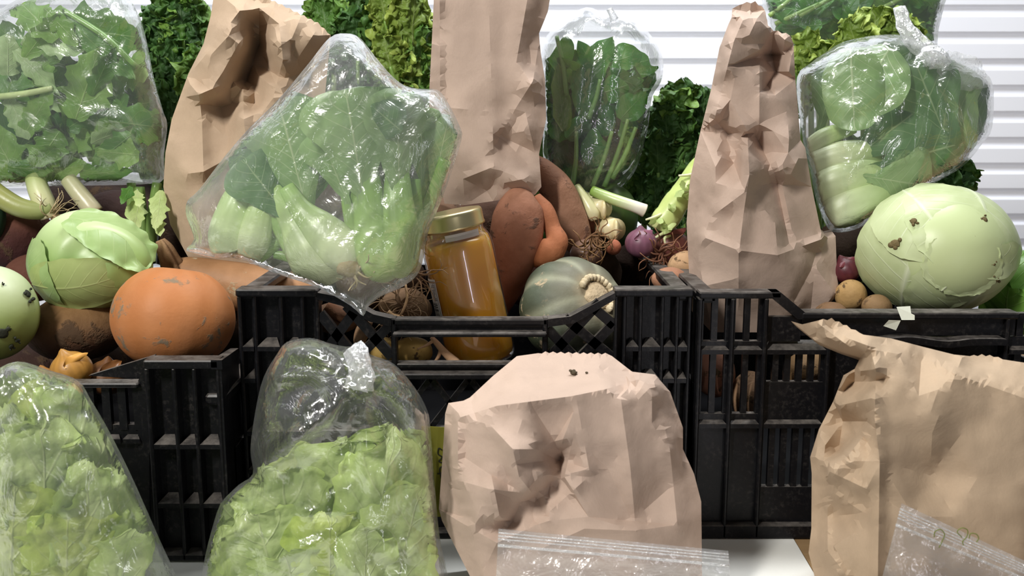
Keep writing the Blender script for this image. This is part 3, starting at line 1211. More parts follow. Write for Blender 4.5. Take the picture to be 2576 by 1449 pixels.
# tilted bag behind the bok choy
paper_bag('crumpled kraft paper bag with open zigzag top, leaning behind the bagged bok choy', PAPER_A,
    [(540, -25, 10), (600, -22, 10), (650, -14, 12), (700, 8, 14), (748, 32, 14), (800, 58, 16), (832, 88, 16), (812, 300, 10), (740, 540, 8), (640, 660, 0), (520, 680, 0), (475, 650, 0),
     (428, 565, 10), (411, 470, 8), (416, 385, 2), (432, 300, 4), (474, 185, 0), (512, 110, 4), (530, 40, 8)],
    [(604, 27, -22), (641, 62, 24), (655, 22, -18), (648, 8, 0), (575, 90, -34), (600, 110, -30), (520, 150, -24), (652, 110, 48), (635, 160, 44), (620, 205, 40), (560, 182, -30), (577, 205, -6), (500, 236, -34), (478, 212, -12),
     (506, 262, -6), (530, 226, -24), (510, 290, -10), (702, 60, -14), (690, 108, -26), (712, 150, -24), (735, 90, -10), (757, 42, -2), (790, 90, -6), (700, 230, -20), (640, 215, 14), (612, 225, -22), (650, 190, 0), (613, 300, -24), (622, 365, -30), (600, 360, -26), (575, 352, -10),
     (585, 260, 4), (555, 270, 12), (640, 260, 10), (680, 180, 26), (725, 200, 4), (760, 180, 14), (505, 340, -14), (500, 400, -22), (512, 432, -24), (475, 435, -26), (465, 462, -18), (430, 330, 2), (450, 380, -10), (560, 420, -10), (560, 560, -14), (500, 560, -20)],
    .17, .07, n_rand=10, jit=3, seed=4, creases=[([(603, 27), (540, 110), (478, 186)], 9, 40), ([(652, 20), (652, 110), (620, 205), (580, 262)], -20, 42), ([(702, 60), (712, 150), (690, 235)], 9, 30), ([(577, 205), (500, 238), (478, 212)], 8, 26), ([(530, 226), (503, 255), (508, 300)], 9, 24), ([(612, 225), (613, 300), (622, 366)], 10, 28),
             ([(757, 42), (735, 95), (700, 120)], 6, 24), ([(508, 300), (512, 432)], 5, 24), ([(472, 437), (512, 432), (570, 400), (622, 366)], 7, 34), ([(690, 108), (640, 160), (600, 180)], 7, 24), ([(800, 70), (740, 160), (690, 300)], 5, 34)], zig=lambda x, y: y < 90 and 640 < x < 830 and y > -12)

# tall upright bag in the centre
paper_bag('tall smooth kraft paper bag standing behind the honey jar, its top out of frame', PAPER_B,
    [(1093, -40, -8), (1225, -40, -12), (1330, -40, -6), (1390, -40, 8), (1378, 30, 10), (1356, 84, 14), (1360, 130, 12), (1371, 200, 10), (1374, 300, 6), (1356, 388, 8), (1362, 470, 10), (1346, 490, 4), (1300, 496, 0), (1240, 506, -2), (1170, 516, 0), (1118, 512, 4),
     (1098, 420, 8), (1080, 330, 16), (1080, 225, 18), (1086, 110, 14)],
    [(1103, 0, -18), (1107, 110, -18), (1106, 225, -18), (1112, 330, -14), (1222, 0, -14), (1232, 180, -17), (1242, 345, -20), (1240, 440, -18), (1330, 0, -12), (1318, 60, -10), (1300, 150, -10), (1288, 232, -10), (1336, 160, 2), (1337, 212, -24), (1318, 250, -4), (1288, 275, -6),
     (1258, 342, 6), (1290, 300, 2), (1330, 282, -8), (1318, 330, -14), (1345, 270, -4), (1150, 270, -22), (1160, 330, -20), (1165, 450, -16), (1232, 418, -22), (1200, 350, -20), (1318, 452, -20), (1300, 475, -4), (1250, 462, -2), (1225, 480, 2), (1250, 490, -10), (1160, 395, -20), (1345, 430, 0), (1170, 120, -16)],
    .14, .08, n_rand=3, jit=1, soft=5, keep=.34, seed=7, creases=[([(1106, -30), (1107, 225), (1113, 340)], 6, 18), ([(1228, -30), (1236, 200), (1243, 440)], 2.2, 34), ([(1330, -20), (1300, 150), (1286, 235)], 4, 44), ([(1340, 205), (1300, 268), (1256, 345)], 5, 30), ([(1165, 450), (1240, 420)], 3, 14), ([(1320, 275), (1346, 385)], 4, 28), ([(1240, 466), (1318, 450)], 5, 22), ([(1100, 268), (1235, 281)], 1.5, 12), ([(1358, 90), (1340, 212)], 4, 20)], fine=.3)

# tall narrow bag on the right
paper_bag('tall narrow creased kraft paper bag with a curled open top, standing in the right crate', PAPER_B,
    [(1840, 45, 6), (1842, 22, 14), (1868, 8, 20), (1900, 5, 22), (1924, 24, 18), (1932, 62, 10), (1946, 76, 6), (1988, 88, 4), (1996, 110, 6), (2001, 200, 8), (2008, 280, 8), (2014, 352, 8), (2026, 372, 6), (2042, 470, 6), (2066, 585, 8), (2082, 598, 20), (2102, 594, 24), (2106, 700, 14), (2113, 738, 10), (2062, 788, 4), (1992, 826, 0),
     (1950, 836, -4), (1790, 836, 0), (1738, 780, 20), (1727, 560, 24), (1736, 450, 22), (1762, 330, 18), (1790, 220, 14), (1810, 120, 10), (1832, 62, 8)],
    [(1842, 42, -14), (1872, 46, -20), (1905, 46, -18), (1930, 70, -6), (1880, 34, 26), (1905, 26, 34), (1862, 26, 24), (1905, 110, -12), (1885, 88, -26), (1848, 90, -20), (1830, 92, -8), (1834, 110, -24), (1830, 168, -30), (1838, 250, -20), (1800, 295, -26), (1798, 300, 4), (1812, 310, 2), (1832, 336, 4), (1864, 345, -4), (1880, 330, -30),
     (1911, 125, -14), (1911, 180, -16), (1910, 236, -20), (1908, 310, -18), (1918, 140, 40), (1940, 135, 44), (1970, 138, 20), (1952, 180, 36), (1930, 215, 28), (1974, 100, -8), (1985, 180, -10), (1950, 240, -16), (1945, 330, -22), (1980, 280, -10), (1828, 385, 8), (1815, 395, -18), (1800, 420, -22), (1858, 372, 0), (1846, 410, 0), (1880, 385, -38), (1884, 440, -42),
     (1872, 482, -36), (1790, 540, -16), (1800, 460, -24), (1896, 330, 6), (1912, 380, 2), (1940, 460, -6), (1975, 560, -12), (1985, 612, -18), (1930, 420, -26), (1960, 430, -30), (1985, 350, -26), (2010, 420, -10), (2000, 410, -20), (1858, 630, -42), (1858, 700, -38), (1956, 642, -36), (2066, 604, -12), (1770, 598, -18), (1800, 600, -24), (1770, 720, -18), (2060, 640, 4), (2050, 670, -8), (2000, 750, -18), (1985, 775, -16), (2040, 775, 6), (2100, 738, -4), (1880, 540, -36), (1950, 560, -30)],
    .10, .085, n_rand=8, jit=2, seed=11, creases=[([(1911, 125), (1910, 320)], 4, 24), ([(1846, 105), (1830, 168), (1798, 298)], 8, 30), ([(1880, 330), (1885, 440), (1872, 484), (1790, 545)], 9, 34), ([(1885, 440), (1870, 540), (1860, 630)], 8, 28), ([(1858, 630), (1858, 765)], 2.5, 14), ([(1768, 596), (1858, 630)], 4, 20), ([(1858, 630), (1956, 642), (2066, 602)], 3, 16),
             ([(1898, 335), (1950, 440), (1985, 612)], -7, 20), ([(1960, 430), (1988, 560)], 5, 24), ([(2064, 600), (2040, 680), (1990, 772)], -6, 22), ([(1814, 396), (1832, 336)], -7, 16), ([(1986, 445), (2018, 378)], 6, 22), ([(1796, 300), (1832, 338), (1880, 330)], -6, 16), ([(1918, 138), (1975, 138)], -8, 14), ([(1878, 30), (1850, 95)], 5, 22)], zig=lambda x, y: y < 110 and (1860 < x < 1935 or 1945 < x < 1992))

# big bag in front, centre
paper_bag('large pinkish kraft paper bag with flat folded top in front of the middle crate', PAPER_B,
    [(1300, 896, 60), (1372, 886, 64), (1450, 888, 66), (1532, 890, 64), (1590, 935, 46), (1648, 942, 26), (1686, 986, 14), (1718, 1076, 12), (1718, 1130, 14), (1746, 1192, 10), (1764, 1262, 8), (1766, 1440, 6), (1776, 1690, 6), (1235, 1690, 0), (1182, 1449, 10), (1112, 1310, 24), (1104, 1280, 26), (1114, 1140, 26),
     (1120, 1040, 26), (1128, 1014, 26), (1166, 1008, 22), (1182, 1000, 22), (1240, 946, 44)],
    [(1160, 1046, -12), (1250, 1019, -22), (1330, 1008, -26), (1436, 996, -28), (1520, 978, -26), (1600, 955, -14), (1644, 958, -8), (1400, 940, 22), (1300, 950, 20), (1500, 930, 26), (1230, 1068, -28), (1200, 1060, -20), (1152, 1070, -8), (1153, 1140, -8), (1152, 1208, -10), (1138, 1220, 20), (1140, 1060, 14), (1135, 1170, 12), (1166, 1212, -22),
     (1290, 1128, -44), (1285, 1170, -40), (1348, 1130, -40), (1362, 1160, -22), (1408, 1156, 0), (1395, 1110, -16), (1416, 1105, -34), (1448, 1100, -26), (1418, 1195, -30), (1410, 1200, -10), (1350, 1255, 0), (1365, 1190, -32), (1368, 1290, -12), (1382, 1310, -28), (1385, 1215, -8), (1318, 1240, -34), (1310, 1262, -14), (1290, 1310, -10), (1235, 1195, -26),
     (1245, 1300, -34), (1235, 1312, -10), (1200, 1300, -28), (1180, 1306, -2), (1230, 1230, -42), (1165, 1318, -8), (1190, 1345, -14), (1250, 1365, -24), (1215, 1440, -14), (1320, 1330, -22), (1450, 1020, -28), (1480, 1180, -30), (1490, 1200, -22), (1480, 1300, -30), (1560, 1000, -28), (1586, 1180, -28), (1600, 1335, -28), (1530, 1180, -20), (1590, 1310, -14), (1640, 970, -18),
     (1680, 1130, -16), (1705, 1320, -12), (1640, 1150, -18), (1715, 1200, 0), (1740, 1330, -4), (1450, 1400, -28), (1600, 1450, -26)],
    -.155, .09, n_rand=5, jit=1.2, soft=4, keep=.42, seed=15, creases=[([(1158, 1050), (1250, 1021), (1436, 997), (1520, 980), (1600, 956), (1650, 950)], 5, 30), ([(1450, 1005), (1484, 1190)], 2, 26), ([(1560, 990), (1586, 1180), (1600, 1340)], 2.5, 32), ([(1645, 960), (1685, 1130), (1706, 1340)], 4, 36), ([(1232, 1068), (1290, 1130), (1350, 1130)], 5, 30), ([(1350, 1130), (1405, 1158)], -5, 22),
             ([(1290, 1130), (1306, 1200), (1352, 1256)], 6, 30), ([(1365, 1190), (1372, 1298)], 6, 28), ([(1412, 1120), (1410, 1205)], -5, 18), ([(1442, 1100), (1420, 1200)], 5, 24), ([(1236, 1195), (1256, 1296), (1234, 1313), (1190, 1300)], 9, 34), ([(1163, 1316), (1250, 1366), (1330, 1330)], 5, 26), ([(1152, 1060), (1152, 1210), (1166, 1300)], 6, 18), ([(1372, 1296), (1480, 1200)], 3, 26), ([(1600, 1335), (1470, 1330), (1340, 1390)], 2, 20)], fine=.5, zig=lambda x, y: y < 893 and 1360 < x < 1540)
# big bag in front, right
paper_bag('large kraft paper bag with a twisted top corner at the right front', PAPER_C,
    [(1990, 808, 10), (2018, 816, 4), (2060, 806, 0), (2092, 802, -2), (2130, 820, 0), (2152, 832, -2), (2172, 842, -4), (2240, 851, 6), (2320, 872, 10), (2400, 892, 14), (2440, 896, 16), (2470, 893, 22), (2500, 896, 22), (2522, 904, 14), (2640, 922, 10), (2660, 1700, -10), (2100, 1700, 0), (2062, 1500, 10), (2044, 1430, 22), (2034, 1390, 24), (2041, 1330, 22), (2042, 1190, 22), (2038, 1150, 22), (2060, 1080, 24), (2096, 1010, 24),
     (2122, 944, 20), (2150, 928, 14), (2164, 900, 10), (2150, 894, 12), (2108, 880, 14), (2050, 856, 14)],
    [(2080, 848, -12), (2110, 858, -16), (2140, 868, -22), (2170, 876, -26), (2090, 822, 8), (2120, 838, 2), (2140, 850, -14), (2175, 858, -30), (2195, 880, -34), (2204, 930, -42), (2200, 1000, -46), (2201, 1060, -46), (2213, 1160, -52), (2208, 1300, -54), (2205, 1440, -54), (2185, 905, -8), (2165, 925, -12), (2190, 930, -26), (2130, 948, -12), (2112, 1020, -10), (2076, 1120, -8), (2072, 1160, -6),
     (2150, 960, 16), (2190, 960, -4), (2120, 1060, 22), (2110, 1130, 20), (2180, 1060, -10), (2195, 1060, -30), (2060, 1172, 6), (2048, 1172, 20), (2085, 1178, -34), (2130, 1160, -40), (2180, 1230, -44), (2178, 1180, -46), (2074, 1190, 6), (2080, 1218, 0), (2082, 1180, -12), (2055, 1200, 6), (2078, 1300, 10), (2068, 1360, -2), (2080, 1392, -14), (2100, 1230, -20), (2150, 1260, -30), (2180, 1290, -38), (2090, 1380, -26), (2110, 1449, -34), (2140, 1449, -30),
     (2420, 900, -14), (2400, 940, -34), (2360, 980, -44), (2340, 1040, -50), (2340, 1120, -44), (2340, 1195, -30), (2300, 1110, -44), (2230, 1060, -48), (2260, 890, -26), (2240, 950, -40), (2520, 930, -12), (2490, 960, -30), (2500, 1050, -40), (2420, 1090, -40), (2460, 1200, -44), (2600, 1000, -36), (2600, 1200, -46), (2400, 1300, -48), (2300, 1300, -52), (2360, 1449, -48), (2560, 1449, -44)],
    -.155, .10, n_rand=3, jit=1, soft=5, keep=.32, seed=21, creases=[([(2190, 880), (2204, 935), (2200, 1050), (2213, 1160), (2208, 1470)], 7, 28), ([(2074, 1180), (2130, 1150), (2202, 1060)], 10, 40), ([(2074, 1180), (2180, 1230), (2213, 1166)], 8, 36), ([(2420, 900), (2345, 1090), (2340, 1196)], 3, 60), ([(2114, 950), (2064, 1090), (2046, 1172)], 6, 22), ([(2076, 1226), (2170, 1288), (2206, 1300)], 3.5, 22), ([(2082, 1240), (2082, 1388)], 4, 18),
             ([(2085, 1390), (2140, 1460)], 4, 24), ([(2056, 812), (2120, 860), (2180, 900), (2204, 935)], 6, 22), ([(2092, 806), (2130, 850), (2190, 872)], 5, 18), ([(2240, 856), (2400, 940), (2600, 1010)], 2.5, 40), ([(2150, 935), (2195, 930)], 6, 14)], fine=.5, zig=lambda x, y: (y < 835 and 2060 < x < 2160) or (2445 < x < 2520 and y < 905))


# ------------------------------------------------------------------ roots, squashes, cabbages and the jar
def colfill(n, c):
    return np.tile(np.array(c[:3]), (n, 1))


def lerpcol(t, stops):
    t = np.asarray(t)
    xs = [s[0] for s in stops]
    return np.stack([np.interp(t, xs, [s[1][k] for s in stops]) for k in range(3)], 1)


def root_things(name, label, cat, mat, st, Y0, stops, group=None, **k):
    V, F, T, A = tube(st, Y0, **k)
    o = mk(name, V, F, mat, col=lerpcol(T, stops))
    return tag(o, label, cat, group)


def tube_part(name, mat, root, st, Y0, stops, **k):
    V, F, T, A = tube(st, Y0, **k)
    return mk(name, V, F, mat, root, col=lerpcol(T, stops))


def ball(name, label, cat, mat, px, py, Y, rx, ry, color, group=None, axis=(0, 0, 1), amp=.06, freq=25, seed=0, parent=None, rz=None, nt=26, nph=40, **k):
    m = mpp(py, Y)
    V, F, TH, PH = blob(W(px, py, Y), rx * m, (rz or rx) * m, ry * m, axis, amp=amp, freq=freq, seed=seed, nt=nt, nph=nph, **k)
    c = color(TH, PH) if callable(color) else colfill(len(V), color)
    o = mk(name, V, F, mat, parent, col=c)
    if label:
        tag(o, label, cat, group)
    return o


DIRT = G(128, 112, 92)
PUMPKIN = m_veg('pumpkin_skin', .58, .25, .35, 16, .2, 60, G(128, 112, 92), .585, 38)
SQUASH = m_veg('squash_skin', .55, .3, .55, 34, .25, 70, G(168, 152, 124), .60, 45)
POTATO = m_veg('potato_skin', .7, .25, .4, 60, .3, 120, G(96, 76, 54), .58, 70)
SWEET = m_veg('sweet_potato_skin', .72, .2, .45, 60, .4, 90, G(112, 84, 70), .56, 30)
CABB = m_veg('cabbage_skin', .38, .42, .12, 16, .12, 24, G(140, 140, 90), .68, 70)
KOHL = m_veg('kohlrabi_skin', .4, .4, .2, 14, .15, 40, G(62, 58, 42), .64, 60)

# orange pumpkin
m = mpp(797, .045)
V, F, TH, PH = blob(W(437, 800, .045), 157 * m, 150 * m, 134 * m, (.12, .25, 1), ribs=11, rib=.008, amp=.015, freq=14, seed=2, dent=.10, nt=48, nph=110)
o = mk('pumpkin', V, F, PUMPKIN, col=lerpcol(.5 + .5 * np.cos(11 * PH), [(0, G(184, 122, 77)), (1, G(181, 117, 70))]))
tag(o, 'round orange pumpkin with grey soil patches in the left crate', 'pumpkin')

# grey green squash with corky scar
sqc, m = W(1445, 785, .085), mpp(785, .085)
ax = np.array((.46, -.62, .52))
ax /= np.linalg.norm(ax)
sq = thing('squash', 'grey-green ribbed squash with a corky stem scar behind the lattice', 'squash', (sqc[0], sqc[1], sqc[2] - 138 * m))
V, F, TH, PH = blob(sqc, 146 * m, 146 * m, 118 * m, ax, ribs=9, rib=.05, amp=.02, freq=16, seed=5, dent=.16, dentw=.42, nt=48, nph=108)
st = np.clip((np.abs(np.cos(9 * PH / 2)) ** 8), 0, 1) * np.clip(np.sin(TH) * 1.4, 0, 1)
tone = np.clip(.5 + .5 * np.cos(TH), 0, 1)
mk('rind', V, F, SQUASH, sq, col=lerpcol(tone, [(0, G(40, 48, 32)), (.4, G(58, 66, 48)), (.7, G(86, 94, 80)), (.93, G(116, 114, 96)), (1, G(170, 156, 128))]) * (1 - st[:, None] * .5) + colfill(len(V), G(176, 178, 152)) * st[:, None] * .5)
ex, ey, ez = frame_for(ax)
sc = sqc + ez * 103 * m
CORK = m_veg('corky_scar', .8, .2, .4, 90, .7, 200)
V, F, _, _ = blob(sc - ez * 2 * m, 40 * m, 40 * m, 10 * m, ez, amp=.25, freq=70, seed=3, nt=14, nph=30)
scar_o = mk('stem_scar', V, F, CORK, sq, col=colfill(len(V), G(192, 172, 140)))
for i in range(15):
    a = math.radians(110 + i * 15)
    p = sc + (ex * math.cos(a) + ey * math.sin(a)) * 45 * m + ez * 3 * m
    V, F, _, _ = blob(p, 8.5 * m, 10 * m, 9 * m, ez, amp=.2, freq=120, seed=i, nt=8, nph=10)
    mk('cork_bead', V, F, CORK, scar_o, col=colfill(len(V), G(206, 190, 158)))

# pale green cabbage on the right, stem end to the viewer
def cabbage_leaf(root, c, R, d, up, ang, seed, mat, wid=1.0, flare=.04, nu=34, nv=34, k=1.02, wavy=.05, name='leaf', rag=.06):
    """patch of a slightly larger ball around direction d, its rim wavy and lifted"""
    d = np.array(d, float)
    d /= np.linalg.norm(d)
    up = np.array(up, float)
    up -= d * (up @ d)
    up /= np.linalg.norm(up)
    sx = np.cross(up, d)
    V, UV = [], []
    for i in range(nu):
        u = i / (nu - 1)
        for j in range(nv):
            v = 2 * j / (nv - 1) - 1
            w = math.sqrt(max(0, 1 - (2 * u * .98 + .01 - 1) ** 2)) ** .7
            x, y = v * w * wid, 2 * u - 1
            r = math.hypot(x / wid, y)
            e = 1 + rag * noise.noise((x * 3.1 + seed, y * 3.1, seed)) * r + rag * .4 * noise.noise((x * 11 + seed, y * 11, seed)) * r
            a, b = x * ang * e, y * ang * e
            q = d * math.cos(math.hypot(a, b)) + (sx * a + up * b) * (math.sin(math.hypot(a, b)) / (math.hypot(a, b) + 1e-9))
            h = k + flare * r ** 6 * (1 + noise.noise((x * 4 + seed, y * 4, 2.2))) + wavy * .22 * noise.noise((x * 2.2, y * 2.2, seed + 7.)) * r
            rib = max(0, 1 - abs(v) / .07) * .012 * (1 - u)
            V.append(c + q * R * (h + rib))
            UV.append((u, v * .5 + .5))
    return mk(name, np.array(V), grid_faces(nu, nv), mat, root, uv=UV)


CABB_PALE = m_leaf('pale_cabbage_leaf', G(182, 196, 142), G(202, 213, 168), G(226, 232, 204), .7, .1, .38, .2, 26, 8.)
cc, m = W(2350, 627, .105), mpp(627, .105)
R = np.array((190, 175, 158)) * m
cb = thing('cabbage', 'big pale green cabbage with brown blemishes on the right crate rim', 'cabbage', (cc[0], cc[1], cc[2] - R[2]))
V, F, TH, PH = blob(cc, R[0], R[1], R[2], (0, 0, 1), amp=.03, freq=9, seed=4, nt=48, nph=80)
mk('head', V, F, CABB, cb, col=colfill(len(V), G(190, 203, 152)))
cabbage_leaf(cb, cc, R, (-.55, -.75, -.05), (.3, 0, 1), 1.0, 1, CABB_PALE, .95, k=1.015, flare=.02)
cabbage_leaf(cb, cc, R, (.35, -.8, .75), (-.35, 0, -1), .95, 2, CABB_PALE, 1.0, k=1.03, flare=.02)
cabbage_leaf(cb, cc, R, (.3, -.85, -.55), (.1, 0, 1), .78, 3, CABB_PALE, 1.15, k=1.035, flare=.015)
cabbage_leaf(cb, cc, R, (.0, -1, -.12), (.6, 0, 1), .42, 4, CABB_PALE, 1.25, k=1.045, flare=.012, rag=.12)
cabbage_leaf(cb, cc, R, (-.45, -.75, .75), (.5, 0, -1), .7, 8, CABB_PALE, 1.0, k=1.04, flare=.01)
BLEM = m_flat('brown_blemish', G(112, 98, 66), .8, .2, .6, 300, .3)
def blemish(root, c, R, px, py, r, seed, mat=BLEM, n=5, k=1.055):
    """a few thin scabs where the ray through the pixel meets the ball"""
    rnd = random.Random(seed)
    for q in range(n):
        x, y = px + rnd.uniform(-r, r) * (q > 0), py + rnd.uniform(-r, r) * (q > 0)
        d = W(x, y, 1.0) - CAM
        d /= np.linalg.norm(d)
        Rk = R * k
        A_, B_, C_ = np.sum((d / Rk) ** 2), 2 * np.sum(d * (CAM - c) / Rk ** 2), np.sum(((CAM - c) / Rk) ** 2) - 1
        disc = B_ * B_ - 4 * A_ * C_
        if disc < 0:
            continue
        p = CAM + d * ((-B_ - math.sqrt(disc)) / (2 * A_))
        nrm = (p - c) / R ** 2
        rr = (r * (.75 if q == 0 else rnd.uniform(.2, .5))) * mpp(y, p[1])
        V, F, _, _ = blob(p, rr, rr * rnd.uniform(.6, 1.2), .0012, nrm, amp=.35, freq=140, seed=seed + q, nt=6, nph=14)
        mk('blemish', V, F, mat, root)


blemish(cb, cc, R, 2252, 612, 17, 3, n=6)
blemish(cb, cc, R, 2298, 556, 10, 5, n=4)
blemish(cb, cc, R, 2478, 552, 11, 7, n=4)
blemish(cb, cc, R, 2500, 665, 7, 9, n=3)
blemish(cb, cc, R, 2508, 705, 10, 12, n=3)

# leafy cabbage cut by the right edge
c2, m2 = W(2600, 735, .12), mpp(735, .12)
R2 = np.array((112, 105, 100)) * m2
cb2 = thing('cabbage', 'bright green leafy cabbage cut by the right edge of the photo', 'cabbage', (c2[0], c2[1], c2[2] - R2[2]))
V, F, TH, PH = blob(c2, R2[0], R2[1], R2[2], (0, 0, 1), amp=.05, freq=12, seed=9)
mk('head', V, F, CABB, cb2, col=colfill(len(V), G(112, 160, 70)))
CABB_GREEN = m_leaf('green_cabbage_leaf', G(96, 148, 58), G(136, 182, 84), G(176, 206, 130), .5, .15, .38, .4, 40, 8.)
cabbage_leaf(cb2, c2, R2, (-.5, -.7, .2), (.2, 0, 1), .95, 11, CABB_GREEN, 1.1, k=1.04, flare=.08, wavy=.2)
cabbage_leaf(cb2, c2, R2, (-.8, -.5, -.6), (.2, 0, 1), .8, 12, CABB_GREEN, 1.1, k=1.08, flare=.10, wavy=.2)
cabbage_leaf(cb2, c2, R2, (.0, -.8, .7), (.2, 0, -1), .8, 13, CABB_GREEN, 1.1, k=1.06, flare=.08, wavy=.2)

# pointed cabbage, left
c3, m3 = W(222, 660, .10), mpp(660, .10)
R3 = np.array((142, 130, 122)) * m3
cb3 = thing('cabbage', 'pointed green cabbage with a folded outer leaf lying above the pumpkin', 'cabbage', (c3[0], c3[1], c3[2] - R3[2]))
axp = np.array((1, -.12, -.02))
def pointed(th, r, z):
    return (r * (1 - .16 * max(0, z)), z * (1.16 if z > 0 else .96))
V, F, TH, PH = blob(c3, R3[2], R3[1], R3[0], axp, amp=.02, freq=12, seed=6, nt=56, nph=80, prof=pointed)
# soft folds ringed about the pointed end
tip = c3 + axp * R3[0] * .55 + np.array((0, -.04, 0))
dd = np.linalg.norm(V - tip, axis=1)
V = V + (V - c3) / np.linalg.norm(V - c3, axis=1)[:, None] * (np.sin(dd / .0055) * .0020 * np.clip((V[:, 2] - c3[2]) * 40 + .7, 0, 1) * np.clip(1.3 - dd / .09, 0, 1))[:, None]
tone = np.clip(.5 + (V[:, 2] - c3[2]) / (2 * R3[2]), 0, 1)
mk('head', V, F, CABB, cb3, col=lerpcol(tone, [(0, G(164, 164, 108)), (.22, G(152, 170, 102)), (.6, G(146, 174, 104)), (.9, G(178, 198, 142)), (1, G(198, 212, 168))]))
CABB_FOLD = m_leaf('folded_cabbage_leaf', G(140, 168, 102), G(168, 190, 130), G(194, 208, 154), .35, .1, .36, .2, 30, 6.)
R3b = np.array((160, 132, 124)) * m3
cabbage_leaf(cb3, c3, R3b, (.62, -.42, .62), (1, 0, -.55), .80, 21, CABB_FOLD, .72, k=1.0, flare=.07, wavy=.1)
cabbage_leaf(cb3, c3, R3, (.05, -.9, -.35), (.9, 0, .1), .85, 22, m_leaf('yellowing_cabbage_leaf', G(152, 168, 102), G(174, 188, 122), G(206, 212, 150), .4, .1, .4, .2, 30, 6.), .7, k=1.005, flare=.03)
cabbage_leaf(cb3, c3, R3, (-.75, -.6, -.2), (0, 0, 1), .8, 23, CABB_FOLD, .8, k=1.01, flare=.02)

# kohlrabi at the left edge
ck, mk_ = W(-18, 788, .03), mpp(788, .03)
Rk = np.array((112, 108, 120)) * mk_
kh = thing('kohlrabi', 'pale green kohlrabi with dark scars cut by the left edge', 'kohlrabi', (ck[0], ck[1], ck[2] - Rk[2]))
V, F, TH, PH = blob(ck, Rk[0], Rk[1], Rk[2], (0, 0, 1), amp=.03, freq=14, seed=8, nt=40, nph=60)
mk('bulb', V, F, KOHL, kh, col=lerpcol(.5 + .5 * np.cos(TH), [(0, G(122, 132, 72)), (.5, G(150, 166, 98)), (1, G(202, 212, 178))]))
SCAR = m_flat('dark_scar', G(52, 54, 44), .75, .2, .5, 200, .2)
for (x, y, r, s_) in ((70, 738, 14, 1), (84, 752, 10, 2), (6, 838, 20, 3), (44, 858, 9, 4), (28, 872, 8, 5), (8, 715, 4, 6)):
    blemish(kh, ck, Rk, x, y, r, s_, SCAR, n=3, k=1.01)

ROOTM = m_veg('earthy_root', .8, .2, .45, 45, .5, 90, G(78, 60, 44), .55, 24)
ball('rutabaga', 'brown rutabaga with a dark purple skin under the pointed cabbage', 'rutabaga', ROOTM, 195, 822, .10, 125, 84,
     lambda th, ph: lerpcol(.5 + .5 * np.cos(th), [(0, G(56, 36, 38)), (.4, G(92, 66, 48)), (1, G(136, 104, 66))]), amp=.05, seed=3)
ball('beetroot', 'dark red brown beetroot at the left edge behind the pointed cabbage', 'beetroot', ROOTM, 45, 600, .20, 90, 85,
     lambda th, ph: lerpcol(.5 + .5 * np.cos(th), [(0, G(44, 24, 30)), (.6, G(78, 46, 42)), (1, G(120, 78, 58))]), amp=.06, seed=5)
ball('beetroot', 'dark beetroot in shadow between pointed cabbage and beets behind', 'beetroot', ROOTM, 300, 560, .27, 110, 80, G(58, 40, 36), amp=.06, seed=6)
ball('beetroot', 'dull red beetroot in the gap above the pale green kohlrabi', 'beetroot', ROOTM, 85, 700, .15, 70, 60, G(86, 52, 40), amp=.06, seed=7)
ball('zucchini', 'dark green rounded vegetable tip at the left edge below the greens', 'zucchini', VEG, -18, 545, .16, 30, 60, G(34, 56, 40), seed=4)
ONION = m_veg('papery_onion_skin', .4, .4, .25, 20, .2, 50)
def onion(label, px, py, Y, r, c, seed, group=None, rt=None):
    mm = mpp(py, Y)
    on = thing('onion', label, 'onion', W(px, py, Y) - np.array((0, 0, r * mm)), group)
    def pr(th, rr, z):
        return rr, z + .3 * math.exp(-(math.sin(th) / .22) ** 2) * (1 if z > 0 else 0)
    ax_ = random.Random(seed)
    axis = (ax_.uniform(-.6, .6), ax_.uniform(-.6, .2), 1)
    V, F, TH, PH = blob(W(px, py, Y), r * mm, r * mm, r * .92 * mm, axis, amp=.03, freq=20, seed=seed, prof=pr, nt=26, nph=48)
    st = .5 + .5 * np.cos(PH * 14 + seed)
    mk('bulb', V, F, ONION, on, col=lerpcol(st, [(0, np.array(c[:3]) * .8), (1, c)]))
    lb = leaf(W(px - r * .4, py - r * .2, Y - r * mm * .9), W(px + r * .8, py - r * .9, Y - r * mm * .3), r * mm * .55, shape='oval', nu=14, nv=9, ruf=.003, rfreq=60, seed=seed)
    mk('loose_skin', lb[0], lb[1], ONION, on, col=colfill(len(lb[0]), np.minimum(1, np.array(c[:3]) * 1.5)))
    return on


onion('golden onion with flaking papery skin behind the left crate rail', 180, 932, 0.0, 52, G(176, 128, 60), 3)
onion('dark golden onion beside the pumpkin behind the left crate rail', 268, 950, 0.02, 48, G(110, 72, 40), 5)
onion('onion in shadow seen through the left crate slots', 120, 975, .0, 50, G(150, 104, 52), 8)
onion('red onion with glossy purple skin behind the divider of two crates', 1612, 612, .17, 40, G(122, 80, 98), 11)
onion('red onion in shadow between the tall paper bag and pale cabbage', 2128, 680, .12, 36, G(92, 40, 48), 14)
onion('brown red onion with frayed dry roots left of the tall narrow bag', 1685, 625, .21, 55, G(104, 58, 52), 17)

